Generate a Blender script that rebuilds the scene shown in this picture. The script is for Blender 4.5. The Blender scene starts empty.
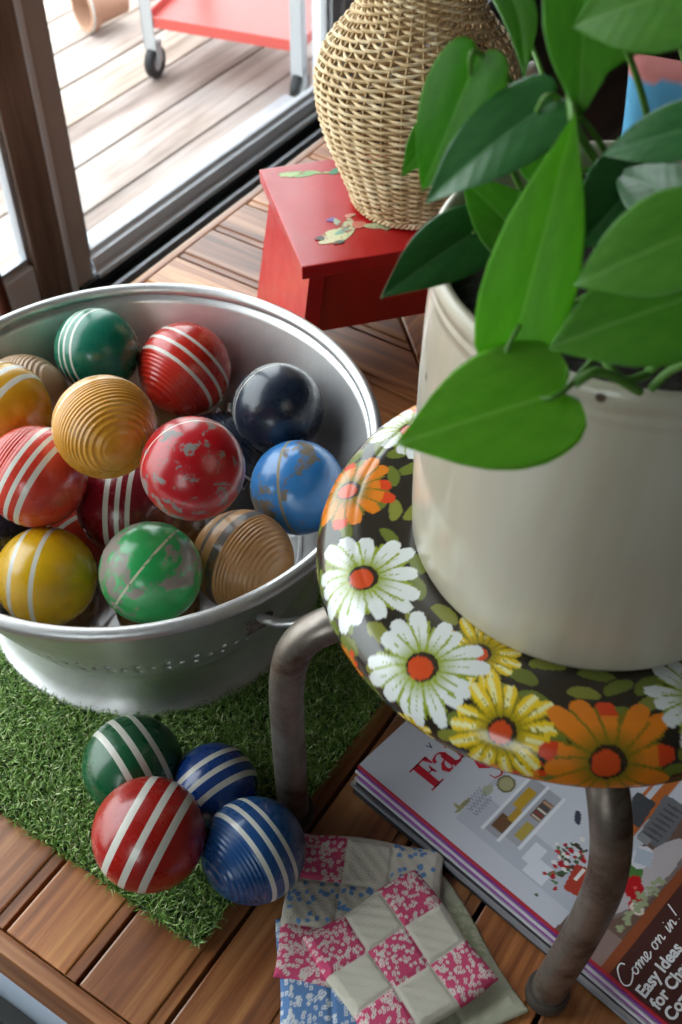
import bpy, bmesh, math, random
import numpy as np
from mathutils import Vector, Matrix
random.seed(7); RS = np.random.RandomState(11)
S = bpy.context.scene
PI = math.pi
# ------------------------------------------------------------------ camera
CAM_H = .93; FPX = 1150.0; PITCH = math.radians(47)
cam = bpy.data.cameras.new('camera'); camo = bpy.data.objects.new('camera', cam); S.collection.objects.link(camo)
camo.location = (0, 0, CAM_H); camo.rotation_euler = (math.radians(90) - PITCH, 0, 0)
cam.sensor_fit = 'VERTICAL'; cam.sensor_height = 24; cam.lens = 24 * FPX / 1024
cam.clip_start = .02; cam.clip_end = 60
cam.dof.use_dof = True; cam.dof.focus_distance = .92; cam.dof.aperture_fstop = 6.0
S.camera = camo
# ------------------------------------------------------------------ light and exposure
w = bpy.data.worlds.new('sky'); S.world = w; w.use_nodes = True
wn = w.node_tree.nodes; wl = w.node_tree.links; wn.clear()
wo = wn.new('ShaderNodeOutputWorld'); wb = wn.new('ShaderNodeBackground'); wr = wn.new('ShaderNodeValToRGB')
wt = wn.new('ShaderNodeTexCoord'); wx = wn.new('ShaderNodeSeparateXYZ')
wl.new(wt.outputs['Generated'], wx.inputs[0]); wl.new(wx.outputs['Z'], wr.inputs[0]); wl.new(wr.outputs[0], wb.inputs[0]); wl.new(wb.outputs[0], wo.inputs[0])
wr.color_ramp.elements[0].position = 0.0; wr.color_ramp.elements[0].color = (.55, .62, .60, 1)
wr.color_ramp.elements[1].position = .55; wr.color_ramp.elements[1].color = (.90, .96, 1.0, 1)
SKY = 6.2
wb.inputs[1].default_value = SKY
S.view_settings.view_transform = 'Standard'; S.view_settings.look = 'None'; S.view_settings.gamma = 1
S.view_settings.use_curve_mapping = False; S.view_settings.exposure = 0.12
# the table, the glass door and the deck share one direction: s runs along the door, n runs towards it
YAW = math.radians(33.3); US = (math.sin(YAW), math.cos(YAW)); UN = (-math.cos(YAW), math.sin(YAW)); R0 = PI/2 - YAW
def W(s, n, z=0): return Vector((s*US[0] + n*UN[0], s*US[1] + n*UN[1], z))
# ------------------------------------------------------------------ helpers
def lin(c):
    return tuple((x/12.92 if x <= .04045 else ((x+.055)/1.055)**2.4) for x in c)
def h2(s): return lin(tuple(int(s[i:i+2], 16)/255 for i in (0, 2, 4)))
def pt(px, py, z):
    x = (px-341)/FPX; y = -(py-512)/FPX; s, c = math.sin(PITCH), math.cos(PITCH)
    d = Vector((x, y*s+c, y*c-s)); return Vector((0, 0, CAM_H)) + d*((CAM_H-z)/-d.z)
def tag(o, label=None, cat=None, group=None, kind=None):
    if label: o['label'] = label
    if cat: o['category'] = cat
    if group: o['group'] = group
    if kind: o['kind'] = kind
    return o
def empty(name, loc=(0, 0, 0), rz=0, **k):
    o = bpy.data.objects.new(name, None); S.collection.objects.link(o); o.location = loc; o.rotation_euler = (0, 0, rz)
    o.empty_display_size = .02
    return tag(o, **k)
class MB:
    def __init__(s): s.v = []; s.f = []; s.m = []; s.g = []; s.t = []
    def add(s, v, f, m=0, g=None, t=0):
        b = len(s.v); s.v += [tuple(q) for q in v]; s.f += [tuple(i+b for i in q) for q in f]; s.m += [m]*len(f)
        s.g += (list(g) if g else [(0, 0, 0)]*len(v)); s.t += [t]*len(v)
    def bm(s, b, m=0, g=None, t=0):
        b.verts.index_update(); v = [tuple(q.co) for q in b.verts]; f = [[q.index for q in x.verts] for x in b.faces]
        s.add(v, f, m, [g(p) for p in v] if g else None, t); b.free()
    def box(s, x0, y0, z0, x1, y1, z1, m=0, bev=0, g=None, t=0):
        b = bmesh.new(); bmesh.ops.create_cube(b, size=1)
        for q in b.verts: q.co = ((x0+x1)/2+q.co.x*(x1-x0), (y0+y1)/2+q.co.y*(y1-y0), (z0+z1)/2+q.co.z*(z1-z0))
        if bev: bmesh.ops.bevel(b, geom=b.edges[:], offset=bev, segments=2, affect='EDGES', profile=.6)
        s.bm(b, m, g, t)
    def prism(s, pts, z0, z1, m=0, bev=0, g=None, t=0):
        b = bmesh.new(); lo = [b.verts.new((x, y, z0)) for x, y in pts]; hi = [b.verts.new((x, y, z1)) for x, y in pts]
        top = b.faces.new(hi); b.faces.new(lo[::-1]); n = len(pts)
        for i in range(n): b.faces.new((lo[i], lo[(i+1) % n], hi[(i+1) % n], hi[i]))
        bmesh.ops.recalc_face_normals(b, faces=b.faces[:])
        if bev: bmesh.ops.bevel(b, geom=list(top.edges), offset=bev, segments=2, affect='EDGES', profile=.6)
        s.bm(b, m, g, t)
    def lathe(s, prof, seg=64, c=(0, 0, 0), m=0, closed=False, mf=None):
        n = len(prof); v = []; f = []; ms = []
        for r, z in prof:
            for k in range(seg):
                a = 2*PI*k/seg; v.append((c[0]+r*math.cos(a), c[1]+r*math.sin(a), c[2]+z))
        for i in range(n-1 + (1 if closed else 0)):
            j = (i+1) % n
            for k in range(seg):
                l = (k+1) % seg; f.append((i*seg+k, i*seg+l, j*seg+l, j*seg+k)); ms.append(mf(i) if mf else m)
        if not closed:
            if prof[0][0] > 1e-6 and prof[0][0] < .0011: pass
        b = len(s.v); s.add(v, f, m)
        s.m[-len(f):] = ms
    def disc(s, r, z, seg=48, c=(0, 0, 0), m=0, up=True):
        v = [(c[0]+r*math.cos(2*PI*k/seg), c[1]+r*math.sin(2*PI*k/seg), c[2]+z) for k in range(seg)]
        s.add(v, [tuple(range(seg)) if up else tuple(range(seg))[::-1]], m)
    def tube(s, P, r, seg=12, m=0, cap=True, closed=False):
        P = [Vector(p) for p in P]; n = len(P); R = r if hasattr(r, '__len__') else [r]*n
        v = []; f = []; prev = None
        for i, p in enumerate(P):
            if closed: t = (P[(i+1) % n]-P[i-1]).normalized()
            else: t = (P[min(i+1, n-1)]-P[max(i-1, 0)]).normalized()
            if prev is None:
                a = Vector((0, 0, 1)) if abs(t.z) < .9 else Vector((1, 0, 0)); u = t.cross(a).normalized()
            else: u = (prev - t*prev.dot(t)).normalized()
            prev = u; w_ = t.cross(u)
            for k in range(seg):
                a = 2*PI*k/seg; v.append(p + (u*math.cos(a)+w_*math.sin(a))*R[i])
        for i in range(n-1 if not closed else n):
            j = (i+1) % n
            for k in range(seg):
                l = (k+1) % seg; f.append((i*seg+k, i*seg+l, j*seg+l, j*seg+k))
        if cap and not closed: f.append(tuple(range(seg))[::-1]); f.append(tuple((n-1)*seg+k for k in range(seg)))
        s.add(v, f, m)
    def build(s, name, mats, parent=None, smooth=False, loc=(0, 0, 0), rz=0, colors=None, angle=None):
        me = bpy.data.meshes.new(name); me.from_pydata(s.v, [], s.f)
        mats = mats if isinstance(mats, (list, tuple)) else [mats]
        for q in mats: me.materials.append(q)
        me.polygons.foreach_set('material_index', s.m)
        a = me.attributes.new('grain', 'FLOAT_VECTOR', 'POINT'); a.data.foreach_set('vector', np.array(s.g, dtype=np.float32).ravel())
        a = me.attributes.new('tone', 'FLOAT', 'POINT'); a.data.foreach_set('value', np.array(s.t, dtype=np.float32))
        if colors is not None:
            c = np.ones((len(s.v), 4), np.float32); c[:, :3] = colors
            a = me.color_attributes.new('paint', 'FLOAT_COLOR', 'POINT'); a.data.foreach_set('color', c.ravel())
        if smooth: me.polygons.foreach_set('use_smooth', [True]*len(me.polygons))
        me.update()
        if smooth and angle: me.set_sharp_from_angle(angle=math.radians(angle))
        o = bpy.data.objects.new(name, me); S.collection.objects.link(o)
        o.location = loc; o.rotation_euler = (0, 0, rz)
        if parent: o.parent = parent
        return o
def spline(P, n=8):
    P = [Vector(p) for p in P]; out = []
    for i in range(len(P)-1):
        a, b, c, d = P[max(i-1, 0)], P[i], P[i+1], P[min(i+2, len(P)-1)]
        for k in range(n):
            t = k/n; out.append(.5*((2*b)+(c-a)*t+(2*a-5*b+4*c-d)*t*t+(3*b-a-3*c+d)*t**3))
    return out+[P[-1]]
# ------------------------------------------------------------------ materials
def mat(name, col=(.8, .8, .8), rough=.5, metal=0, coat=0, spec=.5, croug=.1):
    m = bpy.data.materials.new(name); m.use_nodes = True; b = m.node_tree.nodes['Principled BSDF']
    b.inputs['Base Color'].default_value = (*col[:3], 1); b.inputs['Roughness'].default_value = rough
    b.inputs['Metallic'].default_value = metal; b.inputs['Coat Weight'].default_value = coat
    b.inputs['Coat Roughness'].default_value = croug; b.inputs['Specular IOR Level'].default_value = spec
    return m
class NT:
    def __init__(s, m): s.m = m; s.t = m.node_tree; s.n = s.t.nodes; s.l = s.t.links; s.b = s.n.get('Principled BSDF')
    def new(s, ty, **k):
        q = s.n.new(ty)
        for a, b in k.items(): setattr(q, a, b)
        return q
    def coord(s, kind='Object', scale=(1, 1, 1), attr=None):
        if attr: q = s.new('ShaderNodeAttribute', attribute_name=attr); o = q.outputs['Vector']
        else: q = s.new('ShaderNodeTexCoord'); o = q.outputs[kind]
        mp = s.new('ShaderNodeMapping'); mp.inputs['Scale'].default_value = scale; s.l.new(o, mp.inputs[0]); return mp.outputs[0]
    def noise(s, vec, scale=5, detail=4, rough=.5, dist=0):
        q = s.new('ShaderNodeTexNoise'); q.inputs['Scale'].default_value = scale; q.inputs['Detail'].default_value = detail
        q.inputs['Roughness'].default_value = rough; q.inputs['Distortion'].default_value = dist; s.l.new(vec, q.inputs['Vector']); return q.outputs['Fac']
    def ramp(s, fac, stops):
        q = s.new('ShaderNodeValToRGB'); e = q.color_ramp.elements
        while len(e) < len(stops): e.new(.5)
        for x, (p, c) in zip(e, stops): x.position = p; x.color = (*c[:3], 1) if hasattr(c, '__len__') else (c, c, c, 1)
        s.l.new(fac, q.inputs[0]); return q.outputs[0]
    def mix(s, fac, a, b, mode='MIX'):
        q = s.new('ShaderNodeMix', data_type='RGBA', blend_type=mode)
        for i, x in ((0, fac), (6, a), (7, b)):
            if hasattr(x, 'node') or hasattr(x, 'is_linked'): s.l.new(x, q.inputs[i])
            elif i == 0: q.inputs[0].default_value = x
            else: q.inputs[i].default_value = (*x[:3], 1)
        return q.outputs[2]
    def math(s, op, a, b=0):
        q = s.new('ShaderNodeMath', operation=op)
        for i, x in ((0, a), (1, b)):
            if hasattr(x, 'is_linked'): s.l.new(x, q.inputs[i])
            else: q.inputs[i].default_value = x
        return q.outputs[0]
    def bump(s, h, strength=.3, dist=.001):
        q = s.new('ShaderNodeBump'); q.inputs['Strength'].default_value = strength; q.inputs['Distance'].default_value = dist
        s.l.new(h, q.inputs['Height']); s.l.new(q.outputs[0], s.b.inputs['Normal'])
    def set(s, k, o): s.l.new(o, s.b.inputs[k])
def wood_mat(name, dark, mid, light, rough=.38, spec=.5, scale=1.0, bumpd=.0006, grey=None, coat=0):
    m = mat(name, mid, rough, spec=spec, coat=coat, croug=.3); t = NT(m)
    c = t.coord(attr='grain', scale=(2.2*scale, 38*scale, 38*scale)); tone = t.new('ShaderNodeAttribute', attribute_name='tone').outputs['Fac']
    n1 = t.noise(c, 1.0, 6, .6, .6); n2 = t.noise(t.coord(attr='grain', scale=(6, 140, 140)), 1.2, 3, .6)
    n3 = t.noise(t.coord(attr='grain', scale=(3, 7, 7)), 1.0, 3, .5)
    k = t.math('ADD', t.math('MULTIPLY', n1, .75), t.math('MULTIPLY', n2, .25))
    col = t.ramp(k, [(.34, dark), (.50, mid), (.66, light)])
    tonec = t.ramp(tone, [(0, (.62, .55, .50)), (.5, (1, 1, 1)), (1, (1.25, 1.22, 1.12))])
    col = t.mix(1.0, col, tonec, 'MULTIPLY')
    stain = t.ramp(n3, [(.35, (.75, .68, .62)), (.6, (1.08, 1.06, 1.04))])
    col = t.mix(1.0, col, stain, 'MULTIPLY')
    if grey: col = t.mix(t.ramp(n3, [(.5, 0), (.75, .55)]), col, grey)
    t.set('Base Color', col)
    t.set('Roughness', t.ramp(n1, [(.3, rough+.12), (.7, rough-.06)]))
    t.bump(k, .5, bumpd); return m
def worn_paint(name, col, rough=.28, wear=0.0, under=(.25, .22, .18), scale=28, dirt=.25):
    m = mat(name, col, rough, coat=.35, croug=.12); t = NT(m); c = t.coord('Object')
    d = t.ramp(t.noise(c, 16, 5, .6), [(.30, tuple(x*(1-dirt) for x in col)), (.62, col)])
    if wear > 0:
        q = t.noise(c, scale, 9, .72, .4); th = .60 - wear*.2
        d = t.mix(t.ramp(q, [(th, 0), (th+.035, 1)]), d, under)
        rgh = t.ramp(q, [(th, rough), (th+.035, .7)])
    else: rgh = t.ramp(t.noise(c, 40, 4, .6), [(.35, rough-.06), (.7, rough+.12)])
    t.set('Base Color', d); t.set('Roughness', rgh); t.bump(t.noise(c, 60, 4, .6), .12, .0008); return m
M = {}
M['table'] = wood_mat('teak_planks', h2('52290f'), h2('9c6238'), h2('cb9660'), .34, coat=.35)
M['tableback'] = wood_mat('teak_dark', h2('1c0e08'), h2('3a2012'), h2('4a2a18'), .6)
M['deck'] = wood_mat('weathered_deck', h2('7a6f6a'), h2('a39893'), h2('bfb5b0'), .75, .3, .6, .0006, h2('aaa5a2'))
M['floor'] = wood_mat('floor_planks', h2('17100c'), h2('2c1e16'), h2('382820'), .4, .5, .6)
M['brown'] = wood_mat('brown_stile', h2('6a5548'), h2('8c786c'), h2('a08c80'), .45)
M['wall'] = mat('wall_plaster', h2('e2e0e8'), .8)
t = NT(M['wall']); t.bump(t.noise(t.coord('Object'), 60, 4), .15, .002)
M['ceil'] = mat('ceiling_paint', h2('6c6a68'), .9); M['walld'] = mat('wall_panelling', h2('5c5650'), .7)
M['white'] = mat('white_frame', h2('eceef2'), .4)
M['taupe'] = mat('taupe_vinyl', h2('c6bbb4'), .5); t = NT(M['taupe']); t.set('Roughness', t.ramp(t.noise(t.coord('Object'), 12, 4), [(.3, .4), (.7, .6)]))
M['greyal'] = mat('grey_aluminium', h2('b4b8bd'), .4, .2)
M['blackrub'] = mat('black_rubber', h2('17181a'), .55)
M['tin'] = mat('spun_aluminium', (.62, .62, .61), .42, .85)
t = NT(M['tin']); c = t.coord('Object'); a1 = t.noise(t.coord('Object', (3, 3, 160)), 1.5, 5, .6); a2 = t.noise(c, 9, 6, .65, .5)
t.set('Base Color', t.ramp(a2, [(.3, (.54, .53, .53)), (.6, (.76, .755, .75))])); t.set('Roughness', t.ramp(a2, [(.3, .52), (.7, .34)])); t.bump(t.math('ADD', a1, t.noise(c, 90, 3)), .12, .0006)
M['rust'] = mat('rusty_bracket', h2('6b4a3c'), .7, .3)
t = NT(M['rust']); t.set('Base Color', t.ramp(t.noise(t.coord('Object'), 120, 5), [(.35, h2('4a2c22')), (.65, h2('8d8580'))]))
M['legmetal'] = mat('worn_chrome', h2('6d625a'), .38, .75)
t = NT(M['legmetal']); c = t.coord('Object'); q = t.noise(c, 22, 7, .7, .5)
t.set('Base Color', t.ramp(q, [(.32, h2('5a3d30')), (.5, h2('7d736b')), (.7, h2('8f8880'))])); t.set('Roughness', t.ramp(q, [(.3, .6), (.65, .3)]))
M['rubfoot'] = mat('grey_foot', h2('3c352f'), .6)
M['pot'] = mat('glazed_stoneware', h2('c9c2b4'), .28, coat=.5, croug=.08)
t = NT(M['pot']); c = t.coord('Object', (9, 9, 1.5)); q = t.noise(c, 1.2, 5, .55, .3)
pc = t.ramp(q, [(.3, h2('aca08c')), (.55, h2('c6bfb0')), (.75, h2('d0cbc0'))])
pc = t.mix(t.math('MULTIPLY', t.ramp(t.noise(t.coord('Object', (14, 14, .8)), 1.6, 3, .5), [(.52, 0), (.72, 1)]), .35), pc, h2('a08e74'))
v = t.new('ShaderNodeTexVoronoi'); v.inputs['Scale'].default_value = 16; t.l.new(t.coord('Object'), v.inputs['Vector'])
pc = t.mix(t.ramp(v.outputs['Distance'], [(.045, 1), (.06, 0)]), pc, h2('4a3a2c'))
t.set('Base Color', pc); t.bump(t.noise(t.coord('Object', (1, 1, 30)), 4, 3), .05, .001)
M['soil'] = mat('potting_soil', h2('1d1511'), .95); t = NT(M['soil']); t.bump(t.noise(t.coord('Object'), 90, 5), 1, .006)
def leaf_mat(name, a, b, vein, rough, trans):
    m = mat(name, a, rough, spec=.5, coat=.15, croug=.3); t = NT(m)
    g = t.new('ShaderNodeAttribute', attribute_name='grain'); sp = t.new('ShaderNodeSeparateXYZ'); t.l.new(g.outputs['Vector'], sp.inputs[0])
    ax = t.math('ABSOLUTE', sp.outputs['X'])
    col = t.ramp(t.noise(t.coord(attr='grain', scale=(3, 3, 3)), 1.5, 4, .6), [(.3, b), (.7, a)])
    mid = t.ramp(ax, [(.0, 1), (.045, 0)])
    col = t.mix(t.math('MULTIPLY', mid, .55), col, vein)
    wv = t.math('SINE', t.math('MULTIPLY', t.math('SUBTRACT', sp.outputs['Y'], t.math('MULTIPLY', ax, .35)), 46.0))
    col = t.mix(t.math('MULTIPLY', t.ramp(wv, [(.86, 0), (1, 1)]), .05), col, vein)
    t.set('Base Color', col); t.bump(t.math('ADD', t.math('MULTIPLY', wv, .3), mid), .2, .0006)
    tr = t.new('ShaderNodeBsdfTranslucent'); t.l.new(t.mix(1.0, col, (1.1, 1.25, .35), 'MULTIPLY'), tr.inputs[0])
    mx = t.new('ShaderNodeMixShader'); mx.inputs[0].default_value = trans
    out = t.n['Material Output']; t.l.new(t.b.outputs[0], mx.inputs[1]); t.l.new(tr.outputs[0], mx.inputs[2]); t.l.new(mx.outputs[0], out.inputs[0])
    return m
M['leaf'] = leaf_mat('leaf_bright', h2('8cc448'), h2('7ab43c'), h2('b4d884'), .42, .6)
M['leafd'] = leaf_mat('leaf_dark', h2('3a7438'), h2('2c6230'), h2('7aa87a'), .32, .2)
M['leafm'] = leaf_mat('leaf_mid', h2('70ae3c'), h2('5c9c34'), h2('a0c878'), .4, .55)
M['dry'] = mat('dry_leaf', h2('a8986c'), .7)
M['stem'] = mat('plant_stem', h2('5f8c3a'), .45)
M['wicker'] = mat('natural_wicker', h2('c4a468'), .5)
t = NT(M['wicker']); t.set('Base Color', t.ramp(t.noise(t.coord('Object'), 45, 4, .6), [(.3, h2('ad8a5e')), (.5, h2('d6bb90')), (.72, h2('ebdab8'))]))
M['wickerd'] = mat('wicker_stake', h2('b09468'), .55)
M['red'] = worn_paint('red_enamel', h2('b51318'), .35, .0, dirt=.12)
M['redside'] = M['red']
def paint_attr(name, rough=.3, coat=0, bump=None, spec=.5):
    m = mat(name, (.5, .5, .5), rough, coat=coat, croug=.07, spec=spec); t = NT(m)
    a = t.new('ShaderNodeAttribute', attribute_name='paint'); t.set('Base Color', a.outputs['Color'])
    if bump: t.bump(t.noise(t.coord('Object'), bump[0], 4), bump[1], .001)
    return m
M['vinyl'] = paint_attr('printed_vinyl', .26, .5, (25, .08))
M['cover'] = paint_attr('glossy_cover', .33, .15)
M['cloth'] = paint_attr('quilted_cotton', .9, 0, (700, .5), .2)
M['cartred'] = mat('cart_red', h2('c8564e'), .4); M['cartgrey'] = mat('cart_grey', h2('b4b6b8'), .5, .2)
M['glass'] = bpy.data.materials.new('door_glass'); M['glass'].use_nodes = True
g = M['glass'].node_tree; g.nodes.clear(); o_ = g.nodes.new('ShaderNodeOutputMaterial'); mx = g.nodes.new('ShaderNodeMixShader'); tr = g.nodes.new('ShaderNodeBsdfTransparent')
gl = g.nodes.new('ShaderNodeBsdfGlossy'); fr = g.nodes.new('ShaderNodeFresnel'); fr.inputs[0].default_value = 1.5; gl.inputs['Roughness'].default_value = .02; tr.inputs[0].default_value = (.97, .98, .98, 1)
ge = g.nodes.new('ShaderNodeNewGeometry'); mi_ = g.nodes.new('ShaderNodeMapRange'); mi_.inputs[3].default_value = 1.5; mi_.inputs[4].default_value = 1/1.5; g.links.new(ge.outputs['Backfacing'], mi_.inputs[0]); g.links.new(mi_.outputs[0], fr.inputs[0])
g.links.new(fr.outputs[0], mx.inputs[0]); g.links.new(tr.outputs[0], mx.inputs[1]); g.links.new(gl.outputs[0], mx.inputs[2]); g.links.new(mx.outputs[0], o_.inputs[0])
M['text'] = mat('print_white', h2('e8e6e6'), .4); M['textred'] = mat('print_red', h2('b8142a'), .4); M['textblue'] = mat('print_blue', h2('2c3a66'), .4)
# ------------------------------------------------------------------ the setting (local x = s, local y = n)
def struct(name, mb, m, parent=None, **k):
    o = mb.build(name, m, parent, rz=0 if parent else R0, **k)
    o['kind'] = 'structure'
    return o
FZ = -.38
def planks(mb, s0, s1, n0, n1, z0, z1, wd, gap, bev=.002, along='s'):
    k = 0; a = n0 if along == 's' else s0
    end = n1 if along == 's' else s1
    while a < end:
        b = min(a+wd, end); off = random.uniform(0, 30); t = random.random()
        if along == 's':
            mb.box(s0, a+gap/2, z0, s1, b-gap/2, z1, bev=bev, g=lambda p, off=off: (p[0]+off, p[1]+off*3, p[2]), t=t)
        else:
            mb.box(a+gap/2, n0, z0, b-gap/2, n1, z1, bev=bev, g=lambda p, off=off: (p[1]+off, p[0]+off*3, p[2]), t=t)
        a += wd
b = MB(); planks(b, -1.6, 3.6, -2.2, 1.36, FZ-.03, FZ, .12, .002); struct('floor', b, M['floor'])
b = MB(); b.box(-1.7, -2.3, 2.1, 3.7, 1.5, 2.2); struct('ceiling', b, M['ceil'])
WA, WB, WC, WD_ = -.55, .25, .35, 1.5  # wall opening for an added window out of view, placed to let in fill light
b = MB(); b.box(-1.75, -2.3, FZ-.05, -1.6, WA, 2.15); b.box(-1.75, WB, FZ-.05, -1.6, 1.48, 2.15); b.box(-1.75, WA, FZ-.05, -1.6, WB, WC); b.box(-1.75, WA, WD_, -1.6, WB, 2.15); struct('wall_left', b, M['walld'])
b = MB()
for (y0, y1, z0, z1) in ((WA, WA+.05, WC, WD_), (WB-.05, WB, WC, WD_), (WA+.05, WB-.05, WC, WC+.05), (WA+.05, WB-.05, WD_-.05, WD_)): b.box(-1.70, y0, z0, -1.62, y1, z1, bev=.004)
fill_win = struct('fill_window_1', b, M['white'])  # unseen window, added and sized only as a fill light
b = MB(); b.box(-1.664, WA+.045, WC+.045, -1.658, WB-.045, WD_-.045); b.build('glass_pane', M['glass'], fill_win)
b = MB(); b.box(3.6, -2.3, FZ-.05, 3.75, 1.48, 2.15); struct('wall_right', b, M['walld'])
b = MB(); b.box(-1.7, -2.35, FZ-.05, 3.7, -2.2, 2.15); struct('wall_front', b, M['walld'])
b = MB(); b.box(-1.7, 1.37, FZ-.05, -1.02, 1.43, 2.15); b.box(2.07, 1.37, FZ-.05, 3.7, 1.43, 2.15); b.box(-1.02, 1.37, 1.72, 2.07, 1.43, 2.15)
struct('wall_back', b, M['wall'])
# the sliding glass door
door = empty('door_1', (0, 0, 0), R0); door['kind'] = 'structure'
def dpart(name, mb, m, **k): return mb.build(name, m, door, **k)
b = MB(); b.box(2.062, 1.345, FZ, 2.09, 1.425, 1.72, bev=.003); b.box(-1.03, 1.34, FZ, -.965, 1.425, 1.72, bev=.003); b.box(-.965, 1.34, 1.66, 2.045, 1.425, 1.72, bev=.003)
dpart('door_frame', b, M['white'])
b = MB(); b.box(-.965, 1.22, FZ, 2.045, 1.35, FZ+.012, m=1, bev=.002); b.box(-.965, 1.335, FZ, 2.045, 1.50, FZ+.018, bev=.002)
b.box(-.965, 1.318, FZ+.018, 2.045, 1.326, FZ+.034, m=0, bev=.001); b.box(-.965, 1.40, FZ+.018, 2.045, 1.408, FZ+.034, m=0, bev=.001)
dpart('door_track', b, [M['greyal'], M['blackrub']])
def panel(name, s0, s1, n0, n1, lm, rm, railmat, lw, rw, rail, beadside):
    b = MB(); b.box(s1-rw, n0, FZ+.02, s1, n1, 1.66, bev=.004, g=lambda p: (p[2], p[0], p[1]), t=.5); dpart('door_stile', b, rm)
    b = MB(); b.box(s0, n0, FZ+.02, s0+lw, n1, 1.66, bev=.004, g=lambda p: (p[2], p[0], p[1]), t=.5); dpart('door_stile', b, lm)
    b = MB(); b.box(s0+lw, n0+.004, FZ+.025, s1-rw, n1-.004, FZ+.025+rail, bev=.004)
    b.box(s0+lw, n0+.014, FZ+.025+rail, s1-rw, n1-.014, FZ+.033+rail, bev=.002)
    b.box(s0+lw, n0+.004, 1.58, s1-rw, n1-.004, 1.655, bev=.004); dpart('door_rail', b, railmat)
    nm = (n0+n1)/2; b = MB(); z0 = FZ+.033+rail
    for a in ((s0+lw, s0+lw+.009), (s1-rw-.009, s1-rw)): b.box(a[0], nm-.009, z0, a[1], nm+.009, 1.58)
    b.box(s0+lw, nm-.009, z0, s1-rw, nm+.009, z0+.009); dpart('gasket', b, M['greyal'])
    b = MB(); b.box(s0+lw+.006, nm-.003, z0+.006, s1-rw-.006, nm+.003, 1.585); dpart('glass_pane', b, M['glass'])
panel('p', -.96, 1.170, 1.350, 1.386, M['brown'], M['brown'], M['white'], .075, .072, .125, True)
panel('q', 1.180, 2.060, 1.352, 1.388, M['taupe'], M['white'], M['white'], .049, .035, .028, False)
b = MB(); b.box(2.12, 1.428, FZ-.02, 2.20, 1.472, 1.76, bev=.002); dpart('outer_jamb', b, M['white'])
b = MB(); b.box(1.169, 1.346, FZ+.02, 1.181, 1.386, 1.66, bev=.002); dpart('weather_bead', b, M['white'])
def slope(mb, s0, s1, prof):
    v = [(s0, n, z) for n, z in prof]+[(s1, n, z) for n, z in prof]; k = len(prof)
    mb.add(v, [(i, i+1, i+1+k, i+k) for i in range(k-1)])
b = MB(); slope(b, 1.229, 2.025, [(1.372, FZ+.104), (1.362, FZ+.100), (1.358, FZ+.090), (1.352, FZ+.088), (1.346, FZ+.074), (1.345, FZ+.064), (1.338, FZ+.061), (1.338, FZ+.052)]); dpart('sill_rail', b, M['white'])
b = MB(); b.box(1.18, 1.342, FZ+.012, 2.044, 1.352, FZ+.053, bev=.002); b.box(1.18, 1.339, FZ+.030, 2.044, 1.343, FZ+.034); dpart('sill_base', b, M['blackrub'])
# the deck outside
b = MB(); planks(b, -3, 6, 1.467, 6.0, -.44, -.41, .139, .007, .003); struct('trim_1', b, M['deck']).name = 'floor_deck'
b = MB(); b.box(-3, 1.45, -.50, 6, 6.2, -.46); struct('floor_ground', b, M['blackrub'])
# ------------------------------------------------------------------ the slatted table
SC, NC, HF = .7845, .328, .6225
table = empty('coffee_table', (0, 0, 0), R0, label='low square slatted wooden table with mitred plank top beside the glass door', cat='table')
b = MB(); WD = .08; G = .0045
def clipseg(a, c, far):  # polygon of one radial plank in a quadrant: along axis from the rim inwards to the diagonal
    pts = [(far, a), (abs(a), a)]
    if a < 0 < c: pts.append((0.0, 0.0))
    pts += [(abs(c), c), (far, c)]
    return pts
for quad in range(4):
    k = -8
    base = (.29 - NC) if quad in (0, 2) else (1.0085 - SC)
    k0 = math.floor((-HF-base)/WD)
    a = base + k0*WD
    while a < HF:
        lo, hi = max(a, -HF+.016)+G/2, min(a+WD, HF-.016)-G/2
        if hi-lo > .01:
            off = random.uniform(0, 40); tn = random.random()
            sh = lo + .0105
            for (x, y, zt, bv) in (((sh, hi, 0, .0022)) , ((lo, sh+.0005, -.0022, .0008))):
                if y-x < .004: continue
                P = clipseg(x, y, HF-.016)
                P2 = []
                for (r, q) in P:
                    r = max(r, .003) if r < HF-.02 else r
                    r2 = r + (.0022 if r < HF-.02 else 0)
                    if quad == 0: P2.append((SC-r2, NC+q))
                    elif quad == 1: P2.append((SC+q, NC+r2))
                    elif quad == 2: P2.append((SC+r2, NC+q))
                    else: P2.append((SC+q, NC-r2))
                gf = (lambda p, off=off: (p[0]+off, p[1]+off, p[2])) if quad in (0, 2) else (lambda p, off=off: (p[1]+off, p[0]+off, p[2]))
                b.prism(P2, -.022, zt, bev=bv, g=gf, t=tn)
        a += WD
b.build('tabletop', M['table'], table)
b = MB(); b.box(SC-HF+.01, NC-HF+.01, -.03, SC+HF-.01, NC+HF-.01, -.0225); b.build('tabletop_base', M['tableback'], table)
b = MB()
for (x0, y0, x1, y1, ax) in ((SC-HF, NC-HF, SC-HF+.0155, NC+HF, 1), (SC+HF-.0155, NC-HF, SC+HF, NC+HF, 1), (SC-HF+.0155, NC-HF, SC+HF-.0155, NC-HF+.0155, 0), (SC-HF+.0155, NC+HF-.0155, SC+HF-.0155, NC+HF, 0)):
    b.box(x0, y0, -.075, x1, y1, -.001, bev=.004, g=(lambda p, ax=ax: (p[ax], p[1-ax]+3, p[2])), t=.35)
b.build('frame', M['table'], table)
for x in (-1, 1):
    for y in (-1, 1):
        b = MB(); cx, cy = SC+x*(HF-.06), NC+y*(HF-.06); b.box(cx-.035, cy-.035, FZ, cx+.035, cy+.035, -.03, bev=.004, g=lambda p: (p[2], p[0], p[1]), t=.4)
        b.build('leg', M['table'], table)
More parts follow.
